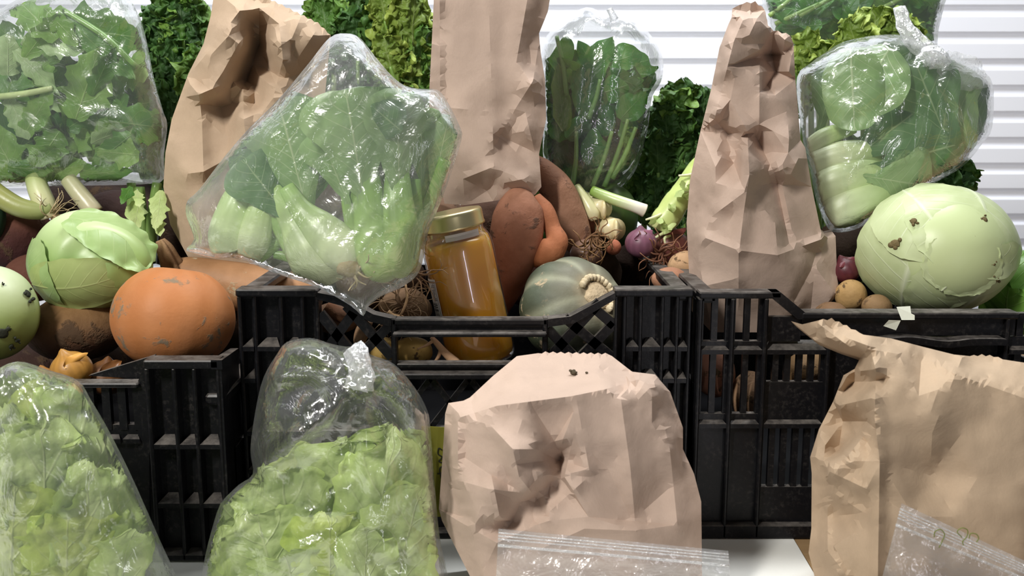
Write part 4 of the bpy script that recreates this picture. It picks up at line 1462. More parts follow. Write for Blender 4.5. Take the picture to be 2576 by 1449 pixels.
# roots at the back; most are added, dark so gaps read as shade
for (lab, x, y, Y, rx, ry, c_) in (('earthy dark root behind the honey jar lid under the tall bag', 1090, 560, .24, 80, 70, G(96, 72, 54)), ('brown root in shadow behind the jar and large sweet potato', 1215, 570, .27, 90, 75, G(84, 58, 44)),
                                ('added dim reddish root low behind the large sweet potato', 1330, 690, .26, 90, 80, G(84, 52, 44)), ('added dim brown root behind the celeriac in the middle crate', 960, 700, .22, 110, 80, G(80, 60, 46)),
                                ('added dark root darkening the gap behind the bagged bok choy, upper one', 830, 530, .30, 130, 70, G(70, 54, 42)), ('added dark root darkening the right crate rear beside the cabbage', 2150, 620, .32, 90, 90, G(64, 50, 40)), ('added dark root darkening the gap behind the divider of the two crates', 1590, 660, .36, 90, 90, G(64, 48, 40)), ('added dark root darkening the gap under the hanging greens bag at left', 250, 505, .33, 150, 60, G(56, 42, 36)),
                                ('added dark beet low in the left crate at the photo edge', 40, 930, .17, 110, 60, G(60, 42, 36)), ('added dark beet low in the left crate beyond the papery onions', 240, 900, .19, 110, 60, G(58, 42, 36)), ('added dark root darkening the gap between celery and tilted paper bag', 425, 585, .30, 80, 90, G(58, 44, 36)), ('added dark root darkening the gap between pumpkin and middle crate', 560, 830, .17, 60, 80, G(56, 42, 34)),
                                ('added dim root behind the tilted bag at the crate rear', 780, 620, .30, 120, 90, G(76, 56, 44)), ('added dim brown root behind the cut leeks at the crate rear', 1460, 690, .30, 100, 100, G(70, 52, 40))):
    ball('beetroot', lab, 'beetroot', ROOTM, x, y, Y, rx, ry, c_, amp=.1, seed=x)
# butternut squash with a striped stem
bs = thing('butternut_squash', 'tan butternut squash with a dry striped stem behind the pumpkin', 'squash', W(530, 740, .15))
tube_part('body', SQUASH, bs, [(425, 690, 34, 0), (470, 695, 50, 0), (560, 712, 58, 0), (650, 730, 62, 0), (760, 740, 55, 0), (810, 745, 25, 0)], .15, [(0, G(150, 112, 76)), (1, G(176, 130, 92))], amp=.05, freq=20)
tube_part('stem', VEG_ROUGH, bs, [(402, 604, 10, -6), (412, 625, 18, -6), (425, 655, 22, -4), (440, 690, 30, 0)], .14, [(0, G(148, 118, 86)), (1, G(110, 82, 56))], ridges=5, rid=.28, nseg=30)

# leeks, celery, roots at the left rear
lk = thing('leek', 'leek with frayed white roots under the left bag of greens', 'leek', W(110, 560, .17))
tube_part('shank', STALK_DIRT, lk, [(88, 448, 24, 14), (98, 480, 26, 6), (115, 520, 27, 0), (126, 548, 22, 0)], .17, [(0, G(150, 168, 100)), (.4, G(196, 200, 150)), (1, G(196, 186, 150))])
rnd = random.Random(5)
def root_hairs(root, px, py, Y, n, L, seed, spread=3.2, r=1.6, col=(G(170, 146, 112), G(206, 188, 150)), a0=0, mat=None, curl=.5):
    rr = random.Random(seed)
    for i in range(n):
        a = math.radians(a0) + rr.uniform(-spread, spread)
        pts = [(px + rr.uniform(-8, 8), py + rr.uniform(-8, 8), r * 1.3, 0)]
        for k in range(4):
            a += rr.uniform(-curl, curl) * 1.6
            x, y = pts[-1][0] + math.cos(a) * L / 4, pts[-1][1] + math.sin(a) * L / 4
            pts.append((x, y, r * (1 - k * .2), pts[-1][3] + rr.uniform(-9, 7)))
        tube_part('root', mat or VEG_ROUGH, root, pts, Y, [(0, col[0]), (1, col[1])], nseg=6, n=12)


root_hairs(lk, 130, 545, .165, 20, 75, 3, 1.9, 1.5, a0=-60)
lk2 = thing('leek', 'cut leek stub lying on the pointed cabbage beside frayed roots', 'leek', W(215, 545, .17))
tube_part('shank', STALK_DIRT, lk2, [(172, 452, 20, 10), (200, 488, 22, 4), (228, 522, 23, 0), (240, 536, 22, 0)], .17, [(0, G(164, 166, 126)), (.8, G(190, 180, 150)), (1, G(150, 126, 92))])
root_things('leek', 'curved yellow-green leek shank at the left edge under the greens', 'leek', STALK_DIRT, [(-30, 470, 26, 0), (0, 495, 27, 0), (50, 522, 25, 0), (100, 530, 22, 4), (130, 520, 16, 8)], .16, [(0, G(150, 150, 80)), (1, G(150, 160, 104))])
cel = thing('celery', 'celery with pale pointed leaves left of the tilted paper bag', 'celery', W(360, 640, .19))
for (b, t_, w, r) in (((352, 500), (335, 585), 50, -15), ((405, 478), (392, 585), 46, 10), ((390, 520), (405, 600), 34, 20), ((330, 470), (300, 520), 30, 0), ((345, 480), (352, 530), 38, 0)):
    lf = leaf(W(*b, .17), W(*t_, .145), w * mpp(b[1], .17), shape='oval', nu=22, nv=11, jag=.8, seed=b[0], pucker=.002, bend=.1, lobes=.3, lobn=4)
    mk('leaf', lf[0], lf[1], CELERY_LEAF if b[0] > 340 else MUSTARD_D, cel, uv=lf[2])
for (p, q, w) in (((350, 470), (358, 650), 17), ((395, 460), (372, 660), 15), ((330, 460), (340, 640), 14)):
    tube_part('stalk', STALK, cel, [(p[0], p[1], w * .7, 0), ((p[0] + q[0]) / 2, (p[1] + q[1]) / 2, w, 0), (q[0], q[1], w * 1.3, 0)], .195, [(0, G(120, 150, 80)), (1, G(110, 136, 76))], ridges=6, rid=.1)

# sweet potatoes
so = [(0, G(168, 124, 100)), (.5, G(172, 114, 90)), (1, G(164, 92, 66))]
root_things('sweet_potato', 'large reddish brown sweet potato standing right of the honey jar', 'sweet potato', SWEET,
            [(1322, 486, 22, 6), (1310, 512, 52, 0), (1302, 570, 66, -6), (1290, 650, 58, -4), (1272, 720, 42, 0), (1255, 780, 26, 4), (1248, 830, 8, 6)], .14, so, amp=.10, freq=26, seed=2, n=36, nseg=32)
root_things('sweet_potato', 'small crooked orange sweet potato between the two bigger ones', 'sweet potato', SWEET,
            [(1348, 496, 14, 10), (1372, 530, 22, 4), (1390, 575, 22, 0), (1400, 606, 30, -6), (1384, 632, 36, -8), (1358, 652, 26, -6), (1344, 668, 8, -4)], .135, [(0, G(160, 104, 76)), (1, G(190, 120, 80))], amp=.10, freq=40, seed=4, n=34, nseg=28)
root_things('sweet_potato', 'long tan sweet potato lying up against the centre paper bag', 'sweet potato', SWEET,
            [(1342, 400, 14, 6), (1370, 430, 30, 0), (1402, 480, 44, 0), (1428, 545, 46, 0), (1448, 600, 40, 0), (1462, 640, 18, 0)], .20, [(0, G(128, 90, 70)), (1, G(164, 126, 102))], amp=.07, freq=26, seed=6, n=34, nseg=28)

# leeks and spring onions behind the squash
def leek(label, st, Y, stops, endc=None):
    r = thing('leek', label, 'leek', W(st[-1][0], st[-1][1] + st[-1][2], Y))
    tube_part('shank', STALK, r, st, Y, stops)
    if endc is not None:
        x, y, rr, d = st[-1]
        V, F, TH, PH = blob(W(x, y, Y + d / 1000 - .0005), rr * .97 * mpp(y, Y), .0035, rr * .97 * mpp(y, Y), (0, 0, 1), nt=14, nph=24)
        mk('cut_end', V, F, STALK, r, col=lerpcol(np.abs(np.cos(TH)), [(0, G(222, 208, 166)), (1, G(204, 190, 140))]))
    return r


leek('cut leek with pale round end, upper one behind the squash', [(1462, 500, 21, 40), (1490, 512, 24, 20), (1518, 528, 25, -4)], .21, [(0, G(170, 176, 120)), (1, G(214, 204, 164))], True)
leek('cut leek with tan round end, lower one behind the squash', [(1496, 566, 24, 40), (1520, 570, 27, 20), (1548, 578, 29, -6)], .20, [(0, G(186, 180, 130)), (1, G(220, 206, 164))], True)
leek('thin white leek pointing right over the dark green round squash', [(1490, 480, 13, 16), (1540, 500, 14, 4), (1600, 521, 15, -4), (1622, 530, 17, -4)], .20, [(0, G(126, 158, 70)), (.4, G(186, 204, 140)), (.7, G(226, 222, 206)), (1, G(218, 208, 190))])
leek('slim pale leek shank between the long sweet potato and cut ends', [(1450, 470, 11, 16), (1470, 500, 14, 6), (1490, 535, 18, 0), (1497, 552, 12, 0)], .205, [(0, G(180, 186, 130)), (1, G(216, 206, 168))])
ball('squash', 'dark green round squash in shadow behind the cut leeks', 'squash', m_veg('dark_squash_skin', .38, .45, .3, 20, .1, 30), 1530, 545, .275, 76, 84, G(64, 88, 40), amp=.02, seed=3, ribs=8, rib=.03, nph=64)
ro = thing('shallot', 'brown onion with a tangle of dry curled roots above the squash', 'onion', W(1470, 680, .165))
V, F, TH, PH = blob(W(1475, 640, .18), 42 * mpp(640, .18), 40 * mpp(640, .18), 38 * mpp(640, .18), (.3, -.5, .8), amp=.08, freq=26, seed=2)
mk('bulb', V, F, ONION, ro, col=colfill(len(V), G(120, 92, 78)))
root_hairs(ro, 1492, 600, .150, 26, 78, 8, 1.3, 2.2, (G(106, 76, 50), G(146, 112, 76)), a0=55, curl=.9)
ball('carrot', 'short reddish carrot tip beside the dry curled roots', 'carrot', SWEET, 1543, 622, .18, 20, 20, G(166, 100, 74), amp=.05, seed=2)
root_things('carrot', 'reddish carrot lying under the cut leeks', 'carrot', SWEET, [(1440, 545, 16, 0), (1490, 565, 20, 0), (1530, 590, 18, 6)], .225, [(0, G(140, 92, 70)), (1, G(150, 96, 70))])

# stripped pale stalk next to the tall narrow bag
sk = thing('cabbage_stalk', 'pale green cabbage stalk with torn leaf stubs beside the tall narrow bag', 'stalk', W(1660, 600, .21))
tube_part('stalk', STALK_DIRT, sk, [(1790, 400, 34, 10), (1745, 452, 32, 4), (1705, 505, 33, 0), (1672, 552, 34, 0), (1658, 578, 26, 0)], .205, [(0, G(168, 188, 100)), (.6, G(192, 208, 130)), (1, G(206, 212, 150))], amp=.16, freq=50, seed=3)
rr = random.Random(4)
for i in range(11):
    u = rr.random()
    x, y = 1745 - 90 * u, 455 + 120 * u
    x, y = x + rr.uniform(-24, 24), y + rr.uniform(-16, 16)
    a = rr.uniform(0, 6.28)
    lf = leaf(W(x, y, .19), W(x + 26 * math.cos(a), y + 26 * math.sin(a), .178), .009, shape='oval', nu=9, nv=7, jag=.6, bend=.3, seed=i, ruf=.002)
    mk('leaf_stub', lf[0], lf[1], CELERY_LEAF, sk, uv=lf[2])
for (x, y, dx, dy) in ((1650, 545, -26, 8), (1662, 590, -26, 16), (1672, 600, 4, 22), (1735, 440, -28, 2), (1740, 480, -24, 4)):
    tube_part('torn_fibre', STALK, sk, [(x + 14, y - 6, 5, 0), (x, y, 4, -3), (x + dx, y + dy, 2.5, -5)], .195, [(0, G(200, 210, 140)), (1, G(222, 224, 186))], nseg=8)
dr = thing('dried_root', 'tangle of thin dry roots left of the tall narrow bag', 'roots', W(1650, 690, .16))
root_hairs(dr, 1662, 640, .165, 26, 80, 18, 3.1, 2.4, (G(92, 58, 44), G(140, 100, 74)), curl=.8)

# potatoes
for (lab, x, y, Y, rx, ry, c, s_) in (
        ('pinkish potato at the rear corner where two crates meet', 1683, 702, .125, 44, 30, G(170, 124, 98), 1),
        ('pale potato half hidden behind the tall narrow bag', 1722, 672, .16, 44, 40, G(180, 146, 110), 2),
        ('tan potato right of the tall narrow bag, the lit one', 2142, 742, .10, 40, 40, G(182, 148, 98), 3),
        ('brown potato touching the pale cabbage, beside the tan potato', 2205, 775, .075, 36, 34, G(140, 112, 78), 4),
        ('small potato low behind the rail under the pale cabbage', 2090, 790, .07, 40, 30, G(128, 98, 70), 5),
        ('knobby yellow potato behind the lattice of the middle crate', 962, 882, .045, 40, 34, G(178, 148, 84), 6),
        ('knobby yellow potato behind the low rail, left of honey jar', 1040, 884, .05, 52, 36, G(184, 150, 84), 7),
        ('dirty potato in the left lattice of the middle crate', 850, 800, .05, 60, 40, G(98, 72, 54), 8),
        ('brown potato seen through slots of the right crate', 2030, 935, .04, 60, 50, G(150, 118, 80), 9),
        ('rosy potato low in the right crate behind the left slots', 1800, 940, .045, 50, 60, G(150, 104, 84), 10),
        ('pale potato behind the middle slots of the right crate', 1885, 1000, .045, 46, 66, G(164, 130, 100), 11)):
    ball('potato', lab, 'potato', POTATO, x, y, Y, rx, ry, c, amp=.10, freq=30, seed=s_)

# celeriac with roots left of the jar
ce = thing('celeriac', 'hairy brown celeriac root left of the honey jar', 'celeriac', W(1020, 840, .06))
V, F, TH, PH = blob(W(1020, 770, .065), 70 * mpp(770, .065), .024, 46 * mpp(770, .065), (0, 0, 1), amp=.22, freq=34, seed=4, nt=34, nph=50)
mk('bulb', V, F, ROOTM, ce, col=colfill(len(V), G(132, 104, 78)))
root_hairs(ce, 1010, 770, .035, 40, 95, 21, 3.1, 1.7, (G(128, 100, 76), G(172, 142, 108)), curl=.8)
root_hairs(ce, 1050, 690, .03, 14, 80, 25, 1.2, 1.8, (G(120, 88, 64), G(168, 134, 100)), a0=95, curl=.6)
tube_part('root', VEG_ROUGH, ce, [(975, 785, 7, 0), (990, 796, 7, 0), (1012, 802, 8, 0), (1014, 812, 3, 0)], .02, [(0, G(196, 160, 120)), (1, G(190, 150, 110))], nseg=8)
tube_part('root', VEG_ROUGH, ce, [(1020, 715, 3, 0), (1024, 750, 3.5, -4), (1012, 785, 3, -6), (1000, 800, 2.5, -4)], .025, [(0, G(206, 170, 130)), (1, G(196, 156, 116))], nseg=8)
pr = thing('forked_root', 'pale forked root below the low rail left of the jar bottom', 'root', W(1130, 910, .03))
for st in ([(1085, 848, 5, 0), (1100, 865, 8, 0), (1122, 890, 10, 0), (1150, 915, 12, 0)], [(1110, 875, 6, 0), (1104, 895, 5, 0), (1094, 912, 4, 0)], [(1092, 856, 5, 0), (1070, 870, 3, 0), (1050, 878, 2, 0)]):
    tube_part('branch', VEG_ROUGH, pr, st, .02, [(0, G(180, 140, 108)), (1, G(200, 160, 124))], nseg=10, amp=.1)
root_things('parsnip', 'twisted tan root behind the left lattice of the middle crate', 'root', VEG_ROUGH, [(930, 805, 10, 0), (915, 830, 18, 0), (905, 860, 16, 0), (915, 890, 9, 0)], .03, [(0, G(150, 118, 90)), (1, G(180, 146, 112))], amp=.15, freq=60)
root_things('parsnip', 'dark earthy root in the upper hole of the left lattice', 'root', ROOTM, [(820, 770, 14, 0), (850, 790, 20, 0), (890, 800, 14, 0)], .03, [(0, G(110, 72, 48)), (1, G(90, 62, 44))], amp=.15, freq=60)

# ------------------------------------------------------------------ honey jar
JY = .062
jb, jt = W(1213, 908, JY), W(1138, 560, JY)
jar = bpy.data.objects.new('honey_jar', None)
COL.objects.link(jar)
jar.location = jb
tag(jar, 'tilted glass jar of amber honey with a gold lid in the middle crate', 'jar')
ja = jt - jb
jl = np.linalg.norm(ja)
jx, jy_, jz = np.array((ja[2], 0, -ja[0])) / np.hypot(ja[0], ja[2]), np.array((0, 1., 0)), ja / jl
JR = 89 * mpp(740, JY)


def lathe(prof, nseg=64, a0=0, a1=2 * math.pi):
    wrap = a1 - a0 > 6.28
    V = []
    for r, h in prof:
        for j in range(nseg):
            a = a0 + (a1 - a0) * j / (nseg if wrap else nseg - 1)
            V.append(jb + jz * h * jl + (jx * math.cos(a) + jy_ * math.sin(a)) * r * JR)
    return np.array(V), grid_faces(len(prof), nseg, wrap)


t = NT('honey')
hc = t.mix(t.ramp(t.noise(16, 2), [(.3, 0.), (.7, 1.)]), (.80, .36, .008, 1), (.90, .46, .016, 1))
M_HONEY = t.done(t.bsdf(hc, .25, .5, None, **{'Transmission Weight': .2, 'Subsurface Weight': .3, 'Subsurface Scale': .02, 'Subsurface Radius': (1.0, .45, .06)}))
M_GLASS = m_film('jar_glass', haze=.012, gloss=1.6, bump=.02, bscale=10, rough=.03)
M_GOLD = NT('gold_lid')
M_GOLD = M_GOLD.done(M_GOLD.bsdf(G(218, 204, 156), .34, .5, None, Metallic=1.0))
gl = [(.02, .0), (.80, .0), (.93, .012), (.985, .04), (1.0, .09), (1.0, .80), (.985, .85), (.94, .885), (.87, .915), (.83, .93), (.83, 1.0)]
V, F = lathe(gl)
mk('glass', V, F, M_GLASS, jar)
ho = [(.0, .02), (.80, .02), (.92, .04), (.955, .08), (.955, .80), (.94, .845), (.90, .88), (.0, .882)]
V, F = lathe(ho)
mk('honey', V, F, M_HONEY, jar)
lid = [(.0, 1.078), (.74, 1.078), (.84, 1.074), (.875, 1.064), (.885, 1.05), (.885, .985), (.90, .975), (.90, .962), (.86, .958)]
V, F = lathe(lid, 96)
mk('lid', V, F, M_GOLD, jar, label=None) if False else mk('lid', V, F, M_GOLD, jar)
V, F = lathe([(.848, .895), (.848, .94)], 20, math.radians(255), math.radians(325))
mk('paper_seal', V, F, m_flat('white_seal_paper', G(206, 198, 192), .6), jar)
V, F = lathe([(1.006, .27), (1.006, .66)], 24, math.radians(150), math.radians(221))
lab_o = mk('paper_label', V, F, m_flat('white_label_paper', G(222, 216, 218), .55), jar)
mbv, mbf = [], []
rr = random.Random(2)
def strip(h0, h1, a0, a1):
    V, F = lathe([(1.012, h0), (1.012, h1)], 4, math.radians(a0), math.radians(a1))
    n = len(mbv)
    mbv.extend(list(V))
    mbf.extend([tuple(i + n for i in f) for f in F])


h = .625
while h > .50:                      # a column of print along the label's edge, then a barcode
    for k in range(3):
        if rr.random() < .8:
            strip(h, h + .005, 203 + k * 4.6, 203 + k * 4.6 + rr.uniform(2, 4))
    h -= .0115
h = .49
while h > .31:
    w = rr.choice((.003, .004, .007))
    strip(h - w, h, 196, 214)
    h -= w + rr.choice((.003, .005, .007))
strip(.30, .645, 217.5, 218.3)
strip(.64, .645, 190, 218)
mk('label_print', np.array(mbv), mbf, m_flat('black_print', (.012, .012, .014, 1), .6), lab_o)

# white tape hanging on the right crate's rail, soil crumbs on the paper bag
tp = thing('tape_scrap', 'torn scrap of white tape stuck over the right crate rail', 'tape', W(2270, 830, -.005))
M_TAPE = m_flat('white_tape', G(222, 226, 210), .5, .4, .2, 60, .1)
for nm, pts in (('upper_flap', [(2255, 772, -.009), (2290, 770, -.008), (2292, 788, -.011), (2301, 793, -.013), (2301, 805, -.013), (2268, 805, -.013)]), ('lower_flap', [(2236, 805, -.013), (2266, 806, -.0135), (2254, 831, -.011), (2222, 820, -.010)])):
    V = [W(x, y, Y) for x, y, Y in pts] + [W(x, y, Y + .0007) for x, y, Y in pts]
    n = len(pts)
    mk(nm, V, [tuple(range(n - 1, -1, -1)), tuple(range(n, 2 * n))] + [(i, (i + 1) % n, n + (i + 1) % n, n + i) for i in range(n)], M_TAPE, tp, smooth=False)
SOIL = m_flat('soil', G(92, 82, 66), .9, .1, .6, 200, .4)


# ------------------------------------------------------------------ leafy greens and clear bags
BAG = None


def pleaf(mat, root, b, t_, wpx, Yb, Yt, roll=0.0, name='leaf', **k):
    B, T = W(b[0], b[1], Yb), W(t_[0], t_[1], Yt)
    f = CAM - (B + T) / 2
    ax_ = Vector(T - B).normalized()
    f = np.array(Matrix.Rotation(math.radians(roll), 3, ax_) @ Vector(f))
    bag = BAG
    L = leaf(B, T, wpx * mpp((b[1] + t_[1]) / 2, (Yb + Yt) / 2), facing=f, **k)
    if bag is not None:
        L = (confine(L[0], bag), L[1], L[2])
    L[0][:, 2] = np.maximum(L[0][:, 2], .003)
    return mk(name, L[0], L[1], mat, root, uv=L[2])


STEM_G = [(0, G(150, 176, 104)), (1, G(122, 158, 76))]


def kale(label, Y, leaves, seed, stem=True, drop=60):
    """curly kale: (base px, tip px, width px, depth offset mm, roll, material)"""
    x0 = np.mean([l[0][0] for l in leaves])
    y0 = max(l[0][1] for l in leaves)
    r = thing('curly_kale', label, 'kale', W(x0, y0, Y))
    for i, (b, t_, w, d, roll, mat) in enumerate(leaves):
        lo_ = pleaf(mat, r, b, t_, w, Y + d / 1000, Y + d / 1000 - .012, roll, shape='kale', nu=90, nv=64, ruf=.0125, rfreq=118, rpow=1.1, seed=seed + i * 1.7, bend=-.05, cup=-.35, pucker=.003)
        if stem:
            tube_part('stem', STALK, lo_, [(b[0], b[1] + drop, 7, d + 4), (b[0], b[1], 7, d + 3), ((b[0] * .55 + t_[0] * .45), (b[1] * .55 + t_[1] * .45), 4.5, d - 4)], Y, STEM_G, nseg=8)
    return r


kale('dark curly kale bunch between the left greens bag and the tilted paper bag', .34, [
    ((450, 330), (440, -30), 150, 10, 10, KALE_D), ((420, 250), (385, 20), 110, 0, -25, KALE_D), ((470, 260), (490, -10), 130, -4, 20, KALE_M), ((450, 270), (430, 90), 100, -16, 0, KALE_D),
    ((490, 300), (500, 110), 90, -18, 25, KALE_M), ((440, 380), (425, 190), 100, -8, -10, KALE_D), ((460, 420), (450, 250), 120, 8, 10, KALE_D), ((400, 200), (365, 20), 80, 6, -30, KALE_D), ((470, 200), (450, -20), 120, -10, 0, KALE_D)], 1)
kale('dark curly kale in shadow right of the tilted paper bag top', .38, [
    ((880, 240), (850, -40), 190, 0, 0, KALE_D), ((900, 260), (900, 20), 150, -8, 20, KALE_D), ((840, 180), (800, -20), 120, -8, -15, KALE_M), ((900, 330), (880, 120), 170, 4, 5, KALE_D)], 21)
kale('bright curly kale leaf left of the tall centre paper bag', .345, [
    ((1010, 300), (990, -50), 190, 6, 0, KALE_D), ((1000, 210), (960, -40), 120, -10, -25, KALE_L), ((1030, 230), (1050, -20), 130, -14, 25, KALE_L), ((1000, 230), (960, 90), 110, -22, -15, KALE_L), ((1040, 330), (1030, 140), 130, -8, 10, KALE_M),
    ((1050, 250), (1070, 60), 90, -6, 30, KALE_M), ((1000, 330), (980, 180), 110, -10, -10, KALE_M), ((985, 120), (950, -30), 90, -12, -20, KALE_L)], 41)
kale('dark curly kale between the spinach bag and the tall narrow bag', .34, [
    ((1700, 420), (1730, 200), 150, 0, 15, KALE_D), ((1680, 400), (1670, 250), 130, -10, -10, KALE_D), ((1660, 520), (1650, 330), 130, -12, -5, KALE_D), ((1720, 480), (1720, 300), 130, -4, 10, KALE_D), ((1660, 590), (1640, 440), 120, -8, -20, KALE_D),
    ((1760, 380), (1780, 220), 90, 4, 25, KALE_D), ((1620, 540), (1610, 420), 90, 0, -20, KALE_D), ((1720, 580), (1710, 430), 130, 4, 0, KALE_D), ((1700, 300), (1690, 230), 100, -14, 0, KALE_M)], 61)
kale('light green curly kale head right of the curled paper bag top', .33, [
    ((2060, 260), (2030, 80), 110, -6, -10, KALE_L), ((2080, 240), (2080, 100), 100, -14, 10, KALE_L), ((2040, 270), (2010, 130), 90, -12, -20, KALE_L), ((2020, 300), (2010, 190), 70, -6, -20, KALE_M)], 81, drop=420)
kale('yellow-green curly kale head behind the knotted bag of bok choy', .31, [
    ((2210, 220), (2200, 15), 170, -4, 0, KALE_L), ((2180, 210), (2130, 50), 120, -10, -20, KALE_L), ((2250, 200), (2270, 20), 120, -10, 15, KALE_L), ((2280, 200), (2310, 60), 100, 0, 25, KALE_L), ((2170, 230), (2110, 110), 90, -14, -25, KALE_L)], 101, drop=480)
kale('dark curly kale end sticking out above the pale cabbage', .23, [
    ((2340, 490), (2440, 390), 110, 0, -20, KALE_D), ((2350, 500), (2450, 440), 110, -8, 10, KALE_D), ((2330, 470), (2400, 370), 100, 4, 0, KALE_D), ((2370, 500), (2430, 470), 90, -12, 0, KALE_D)], 121, stem=False)
# dark kale added behind, standing in for shade between the other things
kale('added dark kale filling the gaps behind the tilted paper bag and bok choy', .42, [((x, 560), (x + dx, 190), 230, 0, r_, KALE_D) for x, dx, r_ in ((440, -20, 10), (620, 20, -10), (800, 0, 5), (940, 20, 10), (1080, -10, -10))], 141, stem=False)
kale('added dark kale filling the gaps below the spinach bag', .43, [((x, 640), (x + dx, 330), 230, 0, r_, KALE_D) for x, dx, r_ in ((1380, 0, 0), (1520, 10, 10), (1680, 0, -10), (1800, 10, 5), (1950, 0, 10), (2090, 10, 0))], 161, stem=False)


def scatter(root, poly, n, seed, mats, size, Y, dY, shape='oval', up=True, aspect=.62, **k):
    rnd = random.Random(seed)
    xs, ys = [p[0] for p in poly], [p[1] for p in poly]
    c = 0
    while c < n:
        x, y = rnd.uniform(min(xs), max(xs)), rnd.uniform(min(ys), max(ys))
        if not inside(np.array([[x, y]]), poly)[0]:
            continue
        s = size * rnd.uniform(.6, 1.2)
        a = rnd.uniform(-1.9, 1.9) - math.pi / 2 if up else rnd.uniform(0, 6.28)
        d = dY * (1 - 2 * (c + .5) / n) * 1.0
        b = (x - math.cos(a) * s / 2, y - math.sin(a) * s / 2)
        t_ = (x + math.cos(a) * s / 2, y + math.sin(a) * s / 2)
        kk = dict(k)
        pleaf(rnd.choice(mats), root, b, t_, s * aspect * rnd.uniform(.8, 1.25), Y + d, Y + d + rnd.uniform(-.012, .012), rnd.uniform(-40, 40), shape=shape, seed=rnd.uniform(0, 90), bend=rnd.uniform(-.25, .15), twist=rnd.uniform(-.8, .8), **kk)
        c += 1


def bag_film(label, name, mat, outl, Y0, Tf, Tb, knots=(), seams=(), **k):
    global BAG
    BAG = (smooth_closed(outl, 25), Y0, Tf, Tb, k.get('R', 120))
    V, F = film_shell(outl, Y0, Tf, Tb, **k)
    base = V[np.argmin(V[:, 2])]
    r = thing(name, label, 'bag', (V[:, 0].mean(), Y0, base[2]))
    mk('film', V, F, mat, r)
    return r


# ---- mustard greens, upper left
P_G = [(-30, 90), (60, 30), (170, 20), (260, 60), (330, 160), (370, 260), (400, 330), (400, 430), (260, 450), (0, 450), (-30, 440)]
bag_film('clear plastic bag of mustard greens at the upper left corner', 'produce_bag', FILM_SOFT,
    [(-60, 60), (0, 24), (70, -12), (200, -40), (300, -20), (344, 26), (368, 100), (388, 200), (412, 285), (421, 315), (412, 395), (412, 450), (380, 462), (270, 466), (120, 468), (0, 470), (-60, 470)],
    .198, 42, 30, R=110, seed=3, wr=3.5, knot=(350, -40), krad=300, kamp=4, creases=[([(210, 290), (300, 300), (375, 360)], 9, 26), ([(370, 100), (385, 200), (405, 300)], 6, 20), ([(100, 20), (330, 60)], 8, 34)])
mg = thing('mustard_greens', 'loose heap of mustard green leaves in the clear bag upper left', 'greens', W(190, 450, .20))
scatter(mg, P_G, 16, 3, [MUSTARD_D, SPINACH_D], 210, .222, .012, lobes=.25, lobn=4, ruf=.004, rfreq=40, jag=.35, nu=24, nv=15)
scatter(mg, P_G, 26, 5, [MUSTARD, MUSTARD_D, MUSTARD, MUSTARD_P], 165, .195, .018, lobes=.3, lobn=4, ruf=.004, rfreq=40, jag=.45, nu=26, nv=15, pucker=.001)
for (b, t_, w, r_, mt) in (((190, 300), (250, 125), 125, 0, MUSTARD), ((160, 40), (330, 200), 80, 10, MUSTARD_D), ((110, 20), (190, 110), 75, 30, MUSTARD), ((60, 150), (150, 30), 60, 0, MUSTARD), ((30, 120), (150, 230), 60, -20, MUSTARD_P), ((20, 190), (20, 90), 90, 0, MUSTARD_P),
                       ((20, 240), (70, 350), 70, 10, MUSTARD_P), ((350, 390), (240, 380), 80, 0, MUSTARD), ((150, 330), (90, 420), 90, 0, MUSTARD), ((90, 420), (140, 370), 60, 10, MUSTARD), ((230, 240), (290, 120), 60, 20, MUSTARD_D), ((20, 420), (130, 430), 60, 5, MUSTARD_D), ((330, 340), (230, 420), 70, -10, MUSTARD_D), ((200, 440), (330, 430), 60, 0, MUSTARD_D)):
    pleaf(mt, mg, b, t_, w, .180, .172, r_, lobes=.28, lobn=4, ruf=.004, rfreq=40, jag=.5, nu=30, nv=17, seed=b[0], pucker=.001, bend=-.08)
tube_part('stem', STALK, mg, [(-10, 244, 8, 0), (60, 236, 8, -3), (132, 222, 7, -4)], .172, [(0, G(176, 196, 130)), (1, G(200, 214, 156))], nseg=10)
tube_part('stem', STALK, mg, [(150, 20, 7, 0), (260, 90, 8, -3), (345, 170, 7, -2)], .180, [(0, G(120, 160, 80)), (1, G(110, 150, 70))], nseg=10)

# ---- spinach, centre
P_S = [(1390, 190), (1440, 170), (1560, 170), (1610, 200), (1640, 260), (1620, 340), (1580, 420), (1510, 470), (1430, 460), (1390, 380), (1375, 250)]
r = bag_film('domed clear plastic bag of spinach right of the tall centre bag', 'produce_bag', FILM,
    [(1362, 130), (1380, 84), (1420, 48), (1475, 18), (1520, 34), (1548, 42), (1592, 46), (1640, 92), (1668, 150), (1663, 205), (1640, 245), (1628, 330), (1592, 440), (1515, 494), (1430, 486), (1372, 420), (1366, 300)],
    .262, 42, 42, R=120, seed=13, wr=3.2, knot=(1540, 34), krad=180, kamp=6.0, kn=15, creases=[([(1390, 90), (1440, 110), (1480, 95)], 8, 24), ([(1470, 140), (1440, 330)], 8, 22)])
sp_ = thing('spinach', 'bunch of dark spinach leaves upright in the domed clear bag', 'greens', W(1500, 480, .27))
scatter(sp_, P_S, 34, 13, [SPINACH_D], 165, .295, .012, nu=18, nv=11, ruf=.004, rfreq=40)
scatter(sp_, [(1385, 160), (1550, 140), (1625, 215), (1610, 320), (1540, 330), (1390, 300)], 26, 15, [SPINACH, SPINACH_D, SPINACH], 125, .265, .018, nu=22, nv=13, ruf=.005, rfreq=45, pucker=.001)
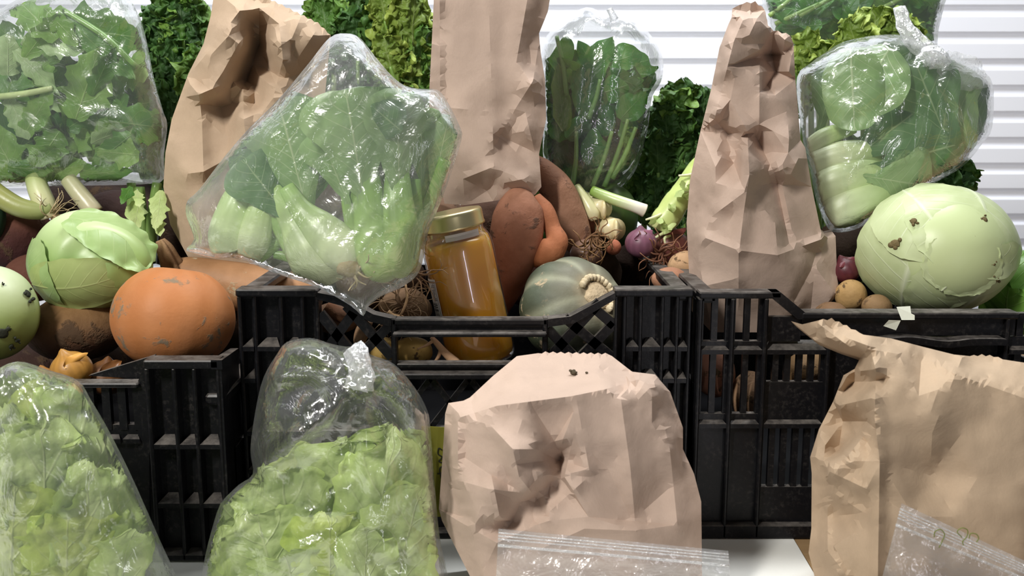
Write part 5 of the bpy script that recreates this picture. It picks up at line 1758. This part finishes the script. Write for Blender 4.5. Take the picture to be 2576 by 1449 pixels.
for (b, t_, w, r_) in (((1420, 330), (1400, 160), 50, 20), ((1450, 240), (1540, 90), 80, 0), ((1530, 160), (1620, 130), 70, -10), ((1480, 300), (1470, 150), 70, 0), ((1500, 240), (1620, 200), 70, 10), ((1400, 180), (1430, 90), 60, 0), ((1490, 420), (1500, 320), 80, 0), ((1560, 300), (1625, 230), 70, 0), ((1560, 200), (1660, 165), 30, 0)):
    pleaf(SPINACH if r_ <= 10 else KALE_M, sp_, b, t_, w, .250, .244, r_, nu=26, nv=13, ruf=.004, rfreq=45, seed=b[0], pucker=.001)
for (p, q) in (((1400, 90), (1425, 240)), ((1510, 200), (1480, 300)), ((1580, 300), (1520, 470)), ((1450, 330), (1440, 470)), ((1540, 330), (1490, 470)), ((1600, 320), (1540, 450))):
    tube_part('stem', STALK, sp_, [(p[0], p[1], 5, 0), ((p[0] + q[0]) / 2 + 4, (p[1] + q[1]) / 2, 6, 0), (q[0], q[1], 7, 0)], .243, [(0, G(120, 160, 84)), (1, G(90, 130, 60))], nseg=8)
V, F, T, A = tube([(1532, 22, 6, 0), (1540, 36, 7, 0), (1546, 50, 9, 0)], .255, nseg=14, ridges=6, rid=.25)
mk('knot', V, F, FILM_KNOT, r)

# ---- spinach bag at the top right
bag_film('clear plastic bag of green leaves at the top edge above the kale', 'produce_bag', FILM_SOFT,
    [(1930, -60), (2150, -70), (2385, -60), (2376, 10), (2362, 70), (2345, 140), (2250, 130), (2120, 118), (2000, 130), (1940, 80)], .378, 34, 30, R=70, seed=23, wr=2.0)
ar = thing('arugula', 'green leaves with long stems in the clear bag at the top right', 'greens', W(2150, 140, .38))
P_T = [(1950, -30), (2360, -30), (2340, 60), (2290, 110), (2000, 110), (1945, 60)]
scatter(ar, P_T, 16, 23, [SPINACH_D, MUSTARD_D], 150, .40, .008, nu=18, nv=11, ruf=.004, rfreq=40, aspect=.5)
scatter(ar, P_T, 22, 25, [SPINACH, MUSTARD_D, SPINACH], 120, .375, .012, nu=22, nv=13, ruf=.004, rfreq=45, aspect=.5)
for p, q in (((1935, 40), (2000, -10)), ((1950, 60), (2060, 10)), ((2010, 40), (2120, -20)), ((2220, 20), (2300, -20))):
    tube_part('stem', STALK, ar, [(p[0], p[1], 6, 0), (q[0], q[1], 5, 0)], .358, [(0, G(160, 190, 110)), (1, G(120, 160, 80))], nseg=8)


# ---- bok choy
def bok(label, Y, stalks, leaves, root_=None, rootend=None):
    """stalks: stations + colour stops; leaves: blades growing from them"""
    a = stalks[0][0][-1]
    r = thing('bok_choy', label, 'bok choy', W(a[0], a[1] + a[2], Y))
    for st, kind in stalks:
        stops = {'w': [(0, G(150, 186, 104)), (.35, G(178, 204, 132)), (.7, G(210, 222, 176)), (1, G(220, 226, 190))], 'g': [(0, G(116, 156, 78)), (.4, G(148, 182, 100)), (.8, G(176, 202, 130)), (1, G(196, 214, 156))]}[kind]
        V, F, T, A = tube(st, Y, flat=.62, ridges=14, rid=.022, nseg=42, n=30, amp=.05, freq=26)
        mk('stalk', confine(V, BAG), F, STALK_DIRT, r, col=lerpcol(T, stops))
    for (b, t_, w, d0, d1, roll, mat, kw) in leaves:
        args = dict(shape='spoon', nu=40, nv=21, ruf=.003, rfreq=28, rpow=2.5, pucker=.0012, seed=b[0] + t_[0], cup=-.18)
        args.update(kw)
        pleaf(mat, r, b, t_, w, Y + d0 / 1000, Y + d1 / 1000, roll, **args)
    if rootend:
        x, y, rr, d = rootend
        V, F, TH, PH = blob(W(x, y, Y + d / 1000), rr * mpp(y, Y), rr * .7 * mpp(y, Y), rr * .8 * mpp(y, Y), (.6, -.6, -.5), amp=.25, freq=90, seed=x, nt=14, nph=24)
        mk('root_end', V, F, VEG_ROUGH, r, col=colfill(len(V), G(176, 158, 122)))
        root_hairs(r, x + rr * .4, y + rr * .2, Y + d / 1000 - .004, 7, rr * 1.6, int(x), 1.2, 3, (G(186, 168, 132), G(206, 192, 156)), a0=30)
    return r


YB = -.022
r = bag_film('big hazy clear bag of bok choy hanging over the middle crate corner', 'produce_bag', FILM_HAZY,
    [(828, 96), (868, 84), (905, 95), (942, 140), (985, 190), (1020, 216), (1060, 224), (1100, 226), (1122, 250), (1146, 295), (1163, 335), (1160, 356), (1130, 450), (1104, 520), (1076, 590), (1056, 680), (1015, 720), (960, 745), (925, 772), (914, 795), (880, 768), (800, 724), (700, 690), (600, 652), (540, 650), (470, 630), (488, 602), (468, 540), (472, 505), (500, 478), (560, 400), (622, 328), (700, 250), (772, 165)],
    -.013, 50, 14, R=120, step=11, seed=33, wr=3.2, ang=.6, wsx=34, wsy=120, creases=[([(836 - k * 19 - 22, 150 + k * 27 + 9), (836 - k * 19 + 6, 150 + k * 27), (836 - k * 19 + 34, 150 + k * 27 - 12)], 4, 11) for k in range(13)] + [([(830, 110), (760, 230), (640, 400)], 10, 50), ([(860, 120), (930, 180), (1000, 230)], 8, 36), ([(900, 440), (930, 520), (990, 560)], 7, 22), ([(540, 648), (720, 690), (920, 780)], 7, 16), ([(1060, 235), (1110, 300), (1150, 345)], 8, 24), ([(690, 440), (640, 540)], 5, 14)], extra=[(845, 660, 90, 10), (960, 560, 110, 8)])
bok('bok choy at the left of the big clear bag with pale fat base', YB + .006, [
    ([(640, 430, 24, 6), (622, 480, 44, 4), (600, 540, 56, 0), (585, 600, 58, 0), (590, 645, 46, 0), (600, 668, 18, 4)], 'w'),
    ([(665, 460, 22, 0), (655, 530, 34, -6), (640, 600, 40, -8), (622, 650, 30, -4)], 'w'),
    ([(720, 570, 14, 4), (690, 610, 19, 0), (650, 640, 22, 0), (620, 655, 16, 0)], 'g')],
    [((650, 520), (740, 230), 200, 4, 10, -20, BOK_LEAF_D, {}), ((640, 500), (640, 300), 150, 10, 14, 10, BOK_LEAF_D, {})])
bok('bok choy lying in the middle of the big clear bag, cut root towards the viewer', YB, [
    ([(660, 440, 22, 6), (700, 500, 28, 2), (740, 560, 38, 0), (780, 620, 66, -4), (815, 668, 72, -4), (835, 705, 40, 0)], 'w'),
    ([(720, 470, 20, 0), (760, 530, 30, -4), (810, 580, 48, -10), (860, 630, 56, -12), (885, 672, 40, -8)], 'w'),
    ([(640, 470, 18, 4), (700, 560, 22, 2), (750, 630, 34, 2), (790, 690, 40, 4)], 'g'),
    ([(690, 640, 10, 6), (735, 650, 14, 4), (770, 680, 20, 2)], 'g')],
    [((760, 590), (610, 400), 170, -2, -6, 10, BOK_LEAF_D, {}), ((790, 600), (700, 250), 230, 4, 0, -10, BOK_LEAF, {}), ((800, 590), (640, 330), 200, 6, 8, 0, BOK_LEAF_D, {}), ((780, 560), (790, 320), 200, 12, 12, 0, BOK_LEAF_D, {})],
    rootend=(880, 672, 34, -16))
bok('upright bok choy with a broad leaf in the big clear bag', YB - .008, [
    ([(915, 400, 30, 0), (925, 470, 38, -4), (935, 550, 44, -6), (950, 620, 56, -8), (965, 672, 52, -6), (975, 700, 24, 0)], 'g'),
    ([(1000, 400, 26, 0), (1000, 470, 34, -6), (1005, 550, 42, -12), (1012, 610, 48, -14), (1005, 660, 44, -12), (995, 690, 22, -6)], 'g'),
    ([(870, 430, 18, 6), (885, 520, 24, 4), (905, 600, 30, 4), (930, 670, 30, 4)], 'g'),
    ([(1045, 450, 14, 6), (1042, 540, 22, 4), (1040, 610, 26, 2), (1020, 670, 24, 2)], 'g')],
    [((925, 560), (870, 228), 250, -10, -16, 4, BOK_LEAF, {'nu': 50, 'nv': 31}), ((1005, 560), (1000, 225), 180, -8, -16, 25, BOK_LEAF, {}), ((950, 520), (945, 215), 250, 4, 2, 0, BOK_LEAF_D, {}), ((890, 540), (800, 330), 150, 0, -6, -20, BOK_LEAF, {}),
     ((1010, 330), (930, 262), 110, -18, -24, 0, BOK_LEAF_D, {'shape': 'oval'})])
bok('bok choy at the right side of the big clear bag, partly hidden', YB + .012, [
    ([(1120, 400, 16, 0), (1095, 470, 16, 0), (1072, 550, 18, 0), (1058, 630, 22, 0)], 'g'),
    ([(1085, 420, 12, 6), (1070, 510, 14, 6), (1055, 600, 18, 6)], 'g')],
    [((1080, 520), (1130, 290), 110, 0, 0, 15, BOK_LEAF, {}), ((1060, 500), (1060, 270), 130, 6, 6, -10, BOK_LEAF, {}), ((1045, 320), (1110, 280), 60, -4, -4, 0, BOK_LEAF, {'shape': 'oval'})])
# the folded seam at its bottom left corner
V, F, T, A = tube([(470, 628, 4, 0), (500, 632, 7, -4), (540, 642, 5, -6)], -.016, flat=.3, nseg=8)
mk('seam_fold', V, F, FILM_KNOT, r)

YR = .185
KN = (2345, 145)
r = bag_film('tightly knotted shiny clear bag of bok choy on the pale cabbage', 'produce_bag', FILM,
    [(2005, 195), (2040, 158), (2080, 130), (2120, 106), (2180, 92), (2250, 86), (2300, 96), (2345, 122), (2400, 138), (2470, 178), (2498, 215), (2496, 320), (2472, 360), (2420, 420), (2330, 472), (2230, 532), (2150, 578), (2095, 583), (2075, 560), (2052, 500), (2040, 440), (2025, 380), (2012, 300)],
    YR + .004, 66, 46, R=130, seed=43, wr=3.4, knot=KN, krad=220, kamp=9, kn=21, creases=[([(2080, 190), (2160, 130), (2280, 120)], 8, 26), ([(2340, 160), (2280, 240), (2240, 330)], 10, 26), ([(2360, 170), (2420, 260), (2440, 380)], 8, 24), ([(2330, 160), (2220, 230), (2140, 280)], 8, 24)])
bok('bok choy with thick white base in the knotted bag at right', YR, [
    ([(2300, 470, 22, -6), (2240, 490, 40, -12), (2180, 510, 58, -16), (2115, 535, 56, -14), (2075, 560, 30, -4)], 'w'),
    ([(2290, 430, 20, -2), (2230, 440, 36, -8), (2150, 450, 50, -10), (2080, 468, 46, -6), (2030, 490, 24, 4)], 'w'),
    ([(2270, 390, 16, 2), (2200, 385, 28, -2), (2120, 392, 36, -4), (2040, 415, 34, 4)], 'w'),
    ([(2290, 500, 14, -10), (2230, 535, 22, -18), (2160, 568, 26, -18), (2110, 582, 16, -10)], 'w'),
    ([(2150, 320, 14, 6), (2080, 345, 24, 4), (2030, 380, 24, 8)], 'w')],
    [((2160, 440), (2340, 470), 190, -22, -26, 0, BOK_LEAF, {}), ((2170, 430), (2420, 360), 220, -16, -20, 10, BOK_LEAF_D, {}), ((2120, 420), (2330, 260), 190, -8, -10, -10, BOK_LEAF_D, {})])
bok('bok choy with a cupped pale leaf near the knot of the right bag', YR + .01, [
    ([(2420, 420, 12, 4), (2440, 340, 20, 0), (2430, 260, 20, 0)], 'g')],
    [((2140, 120), (2150, 330), 150, -26, -38, 0, BOK_LEAF, {'shape': 'round'}), ((2240, 120), (2120, 310), 190, -20, -30, 20, BOK_LEAF, {'shape': 'oval'}), ((2430, 470), (2300, 150), 170, -28, -30, 0, BOK_LEAF_D, {}), ((2450, 420), (2390, 160), 150, -16, -20, 15, BOK_LEAF, {}), ((2480, 360), (2440, 190), 110, 0, 0, 20, BOK_LEAF_D, {}),
     ((2060, 330), (2110, 140), 170, 6, 6, -15, BOK_LEAF_D, {}), ((2200, 300), (2230, 100), 200, 8, 8, 0, BOK_LEAF_D, {}), ((2350, 420), (2330, 130), 200, 8, 8, 0, BOK_LEAF_D, {})])
V, F, T, A = tube([(2262, 18, 13, 10), (2272, 60, 17, 4), (2296, 100, 20, 0), (2330, 130, 22, -6), (2350, 150, 24, -8)], YR - .02, flat=.45, nseg=24, ridges=5, rid=.2, n=24, amp=.2, freq=90)
mk('knot_tail', V, F, FILM_KNOT, r)
V, F, T, A = tube([(2325, 150, 14, 4), (2345, 140, 24, -4), (2368, 150, 18, -4), (2385, 160, 8, 0)], YR - .034, flat=.8, nseg=24, ridges=6, rid=.25, n=16, amp=.3, freq=90)
mk('knot', V, F, FILM_KNOT, r)
lf = leaf(W(2360, 150, YR - .03), W(2490, 215, YR - .01), .034, shape='oval', nu=22, nv=11, ruf=.005, rfreq=70, seed=4)
mk('knot_flap', lf[0], lf[1], FILM_KNOT, r)

# ---- lettuce in the front bags
def lettuce(label, Y, leaves, seed, at):
    r = thing('lettuce', label, 'lettuce', W(at[0], at[1], Y))
    for i, (b, t_, w, d0, d1, roll, mat) in enumerate(leaves):
        pleaf(mat, r, b, t_, w, Y + d0 / 1000, Y + d1 / 1000, roll, shape='fan', nu=84, nv=60, ruf=.0115, rfreq=40, rpow=3.0, seed=seed + 2.3 * i, pucker=.0042, cup=-.12, jag=.16, bend=-.04)
    return r


YT = -.145
r = bag_film('clear knotted bag of lettuce in front of the middle crate', 'produce_bag', FILM,
    [(700, 886), (722, 860), (780, 850), (830, 864), (870, 872), (905, 872), (932, 892), (990, 915), (1040, 970), (1074, 1030), (1083, 1080), (1092, 1200), (1106, 1350), (1126, 1449), (1140, 1600), (1110, 1690), (800, 1700), (540, 1690), (490, 1600), (512, 1420), (545, 1290), (556, 1264), (600, 1220), (636, 1192), (630, 1130), (645, 1020), (665, 945)],
    YT + .002, 52, 46, R=170, seed=53, wr=5, knot=(905, 950), krad=230, kamp=9, kn=15, wsx=80, wsy=110, creases=[([(648, 1058), (745, 1094), (800, 1052), (885, 970)], 28, 88), ([(700, 890), (690, 980)], 10, 34), ([(930, 960), (1040, 1030), (1070, 1080)], 10, 34), ([(640, 1190), (740, 1100), (770, 1030)], 10, 30), ([(720, 1400), (830, 1350)], 9, 22), ([(840, 1380), (880, 1440)], 8, 20), ([(755, 1290), (870, 1285)], 7, 16)])
lettuce('green leaf lettuce with frilly edges in the knotted front bag', YT, [
    ((840, 1680), (1010, 1085), 330, 22, 20, 8, LETTUCE), ((800, 1680), (800, 1130), 340, 20, 18, -5, LETTUCE_Y), ((830, 1680), (900, 1120), 330, 14, 10, 0, LETTUCE), ((760, 1660), (600, 1230), 300, 14, 10, -15, LETTUCE), ((900, 1660), (1080, 1140), 260, 10, 8, 18, LETTUCE),
    ((780, 1650), (700, 1185), 300, 4, -2, -8, LETTUCE), ((880, 1650), (990, 1130), 290, -2, -10, 8, LETTUCE), ((700, 1660), (545, 1330), 240, 6, 2, -20, LETTUCE), ((740, 1640), (640, 1290), 280, -8, -14, -8, LETTUCE), ((950, 1640), (1060, 1240), 240, -8, -14, 15, LETTUCE), ((830, 1650), (830, 1300), 220, -16, -20, 0, LETTUCE_Y), ((900, 1650), (930, 1340), 160, -22, -24, 15, LETTUCE), ((760, 1640), (720, 1390), 240, -18, -24, -10, LETTUCE)], 3, (830, 1680))
V, F, T, A = tube([(880, 878, 26, 4), (900, 905, 30, 0), (908, 940, 28, -4), (900, 975, 34, -2)], YT - .035, flat=.5, nseg=24, ridges=7, rid=.2, n=18, amp=.3, freq=80)
mk('knot', V, F, FILM_KNOT, r)

YT2 = -.165
r = bag_film('clear bag of lettuce at the lower left corner', 'produce_bag', FILM_SOFT,
    [(-60, 960), (0, 925), (30, 912), (62, 911), (120, 930), (196, 957), (228, 1005), (272, 1080), (332, 1200), (402, 1358), (442, 1449), (490, 1600), (480, 1800), (200, 1830), (-60, 1800)],
    YT2 + .003, 52, 44, R=150, seed=63, wr=4, knot=(30, 920), krad=220, kamp=8, kn=11, creases=[([(40, 930), (110, 980), (200, 985)], 10, 40), ([(90, 1040), (160, 1120), (180, 1230)], 8, 30), ([(200, 980), (260, 1120), (350, 1300)], 7, 26)])
lettuce('big green leaf lettuce in the clear bag at the lower left', YT2, [
    ((100, 1760), (150, 950), 330, 22, 20, 0, LETTUCE_Y), ((60, 1760), (20, 950), 300, 20, 20, -10, LETTUCE), ((180, 1760), (260, 1100), 320, 16, 14, 15, LETTUCE), ((140, 1760), (180, 970), 260, 8, 4, 5, LETTUCE), ((40, 1700), (-10, 1040), 260, 8, 2, -10, LETTUCE),
    ((120, 1700), (110, 1060), 250, -2, -8, 0, LETTUCE), ((220, 1740), (300, 1200), 260, 4, 0, 20, LETTUCE), ((200, 1740), (230, 1180), 240, -8, -12, 10, LETTUCE), ((20, 1700), (30, 1220), 280, -14, -18, -10, LETTUCE_Y), ((160, 1700), (170, 1290), 260, -16, -20, 0, LETTUCE_Y), ((260, 1760), (330, 1340), 180, -4, -8, 15, LETTUCE)], 73, (100, 1760))

# yellow slip with pen writing between lettuce bag and paper bag
YN = -.118
yn = thing('paper_slip', 'yellow paper slip with pen writing between lettuce bag and paper bag', 'note', W(1090, 1300, YN))
V = [W(1060, 1072, YN), W(1135, 1076, YN), W(1135, 1300, YN), W(1060, 1300, YN)]
V = V + [v + np.array((0, .0006, 0)) for v in V]
mk('slip', V, [(0, 1, 2, 3), (7, 6, 5, 4), (0, 4, 5, 1), (1, 5, 6, 2), (2, 6, 7, 3), (3, 7, 4, 0)], m_flat('yellow_paper', G(140, 138, 54), .7, .2, 0, 100, .1), yn, smooth=False)
INK = m_flat('black_ink', G(40, 42, 30), .6)
GREENINK = m_flat('green_ink', G(110, 120, 50), .6)
def stroke(name, root, pts, Y, mat, r_=1.6):
    S = catmull([(x, y, r_, 0) for x, y in pts], len(pts) * 5)
    V, F, T, A = tube([tuple(s) for s in S], Y, nseg=6, n=len(pts) * 5, flat=.3)
    return mk(name, V, F, mat, root)


stroke('pen_mark', yn, [(1112, 1132), (1104, 1128), (1102, 1142), (1112, 1150), (1104, 1160), (1112, 1164)], YN - .0008, INK)
stroke('pen_mark', yn, [(1100, 1192), (1112, 1190)], YN - .0008, INK)
stroke('pen_mark', yn, [(1114, 1172), (1106, 1180), (1110, 1204)], YN - .0008, INK)

# crumbs of soil on top of the front paper bag
for (x, y, rr_, lab) in ((1443, 938, 7, 'largest dark soil crumb on the flat top of the front paper bag'), (1450, 944, 4, 'soil crumb touching the lower right of the largest crumb on the bag'), (1476, 937, 3, 'tiny lone soil crumb right of the others on the front paper bag'), (1436, 933, 4, 'small soil crumb touching the upper left of the largest crumb')):
    V, F, TH, PH = blob(W(x, y, -.137), rr_ * .36e-3, rr_ * .36e-3, rr_ * .3e-3, amp=.4, freq=500, seed=x, nt=7, nph=10)
    tag(mk('soil_crumb', V, F, SOIL), lab, 'soil', 'soil crumbs on the paper bag')


# ---- zip bags at the very front
def zip_bag(label, quad, Y, seed, marks=(), lip=30, zips=(52, 64)):
    """quad: top-left, top-right, bottom-right, bottom-left pixels; tracks run below the top edge"""
    tl, tr, br, bl = [np.array(q, float) for q in quad]
    r = thing('zip_bag', label, 'bag', W((bl[0] + br[0]) / 2, max(bl[1], br[1]), Y))
    nu, nv = 40, 30
    def pt(u, v, f):
        p = (tl * (1 - u) + tr * u) * (1 - v) + (bl * (1 - u) + br * u) * v
        e = min(1, 4 * u, 4 * (1 - u)) ** .5 if 0 < u < 1 else 0
        b = e * max(0, v - .22) ** .5 * 16 + 1
        w = 2.2 * noise.noise((p[0] / 45, p[1] / 60, seed + f)) * min(1, v * 5) * e + 1.2 * abs(noise.noise((p[0] / 20, p[1] / 30, seed + f))) * e * min(1, v * 4)
        return W(p[0], p[1], Y + (-b - w if f == 0 else b * .7 + w) / 1000)
    for f in (0, 1):
        V = [pt(i / nu, j / nv, f) for i in range(nu + 1) for j in range(nv + 1)]
        V = np.array(V)
        V[:, 2] = np.maximum(V[:, 2], .001 + .0008 * f)
        mk('film', V, grid_faces(nu + 1, nv + 1), FILM_ZIP, r)
    hgt = np.linalg.norm(bl - tl)
    for k, zp in enumerate(zips):
        v = zp / hgt
        pts = []
        for i in range(9):
            u = i / 8
            p = (tl * (1 - u) + tr * u) * (1 - v) + (bl * (1 - u) + br * u) * v
            pts.append((p[0], p[1], 3.4 if k == len(zips) - 1 else 1.6, -3))
        V, F, T, A = tube(pts, Y, nseg=8, n=20, flat=.7)
        mk('zip_track', V, F, FILM_KNOT, r)
    for m_ in marks:
        stroke('pen_mark', r, m_, Y - .0035, GREENINK, 1.2)
    return r


zip_bag('clear zip bag lying at the bottom centre before the paper bag', ((1254, 1330), (1832, 1386), (1850, 1640), (1240, 1620)), -.235, 5, zips=(10, 18, 26, 42))
zip_bag('clear zip bag with green pen marks at the lower right corner', ((2268, 1266), (2640, 1440), (2600, 1720), (2170, 1640)), -.245, 9,
        marks=([(2420, 1352), (2408, 1338), (2420, 1328), (2434, 1334), (2432, 1350), (2422, 1362), (2424, 1372)], [(2438, 1354), (2442, 1342), (2456, 1344), (2462, 1354), (2456, 1364)], [(2350, 1352), (2352, 1338), (2366, 1332), (2376, 1344), (2370, 1362), (2362, 1378)]), zips=(14, 22, 30, 38, 56))
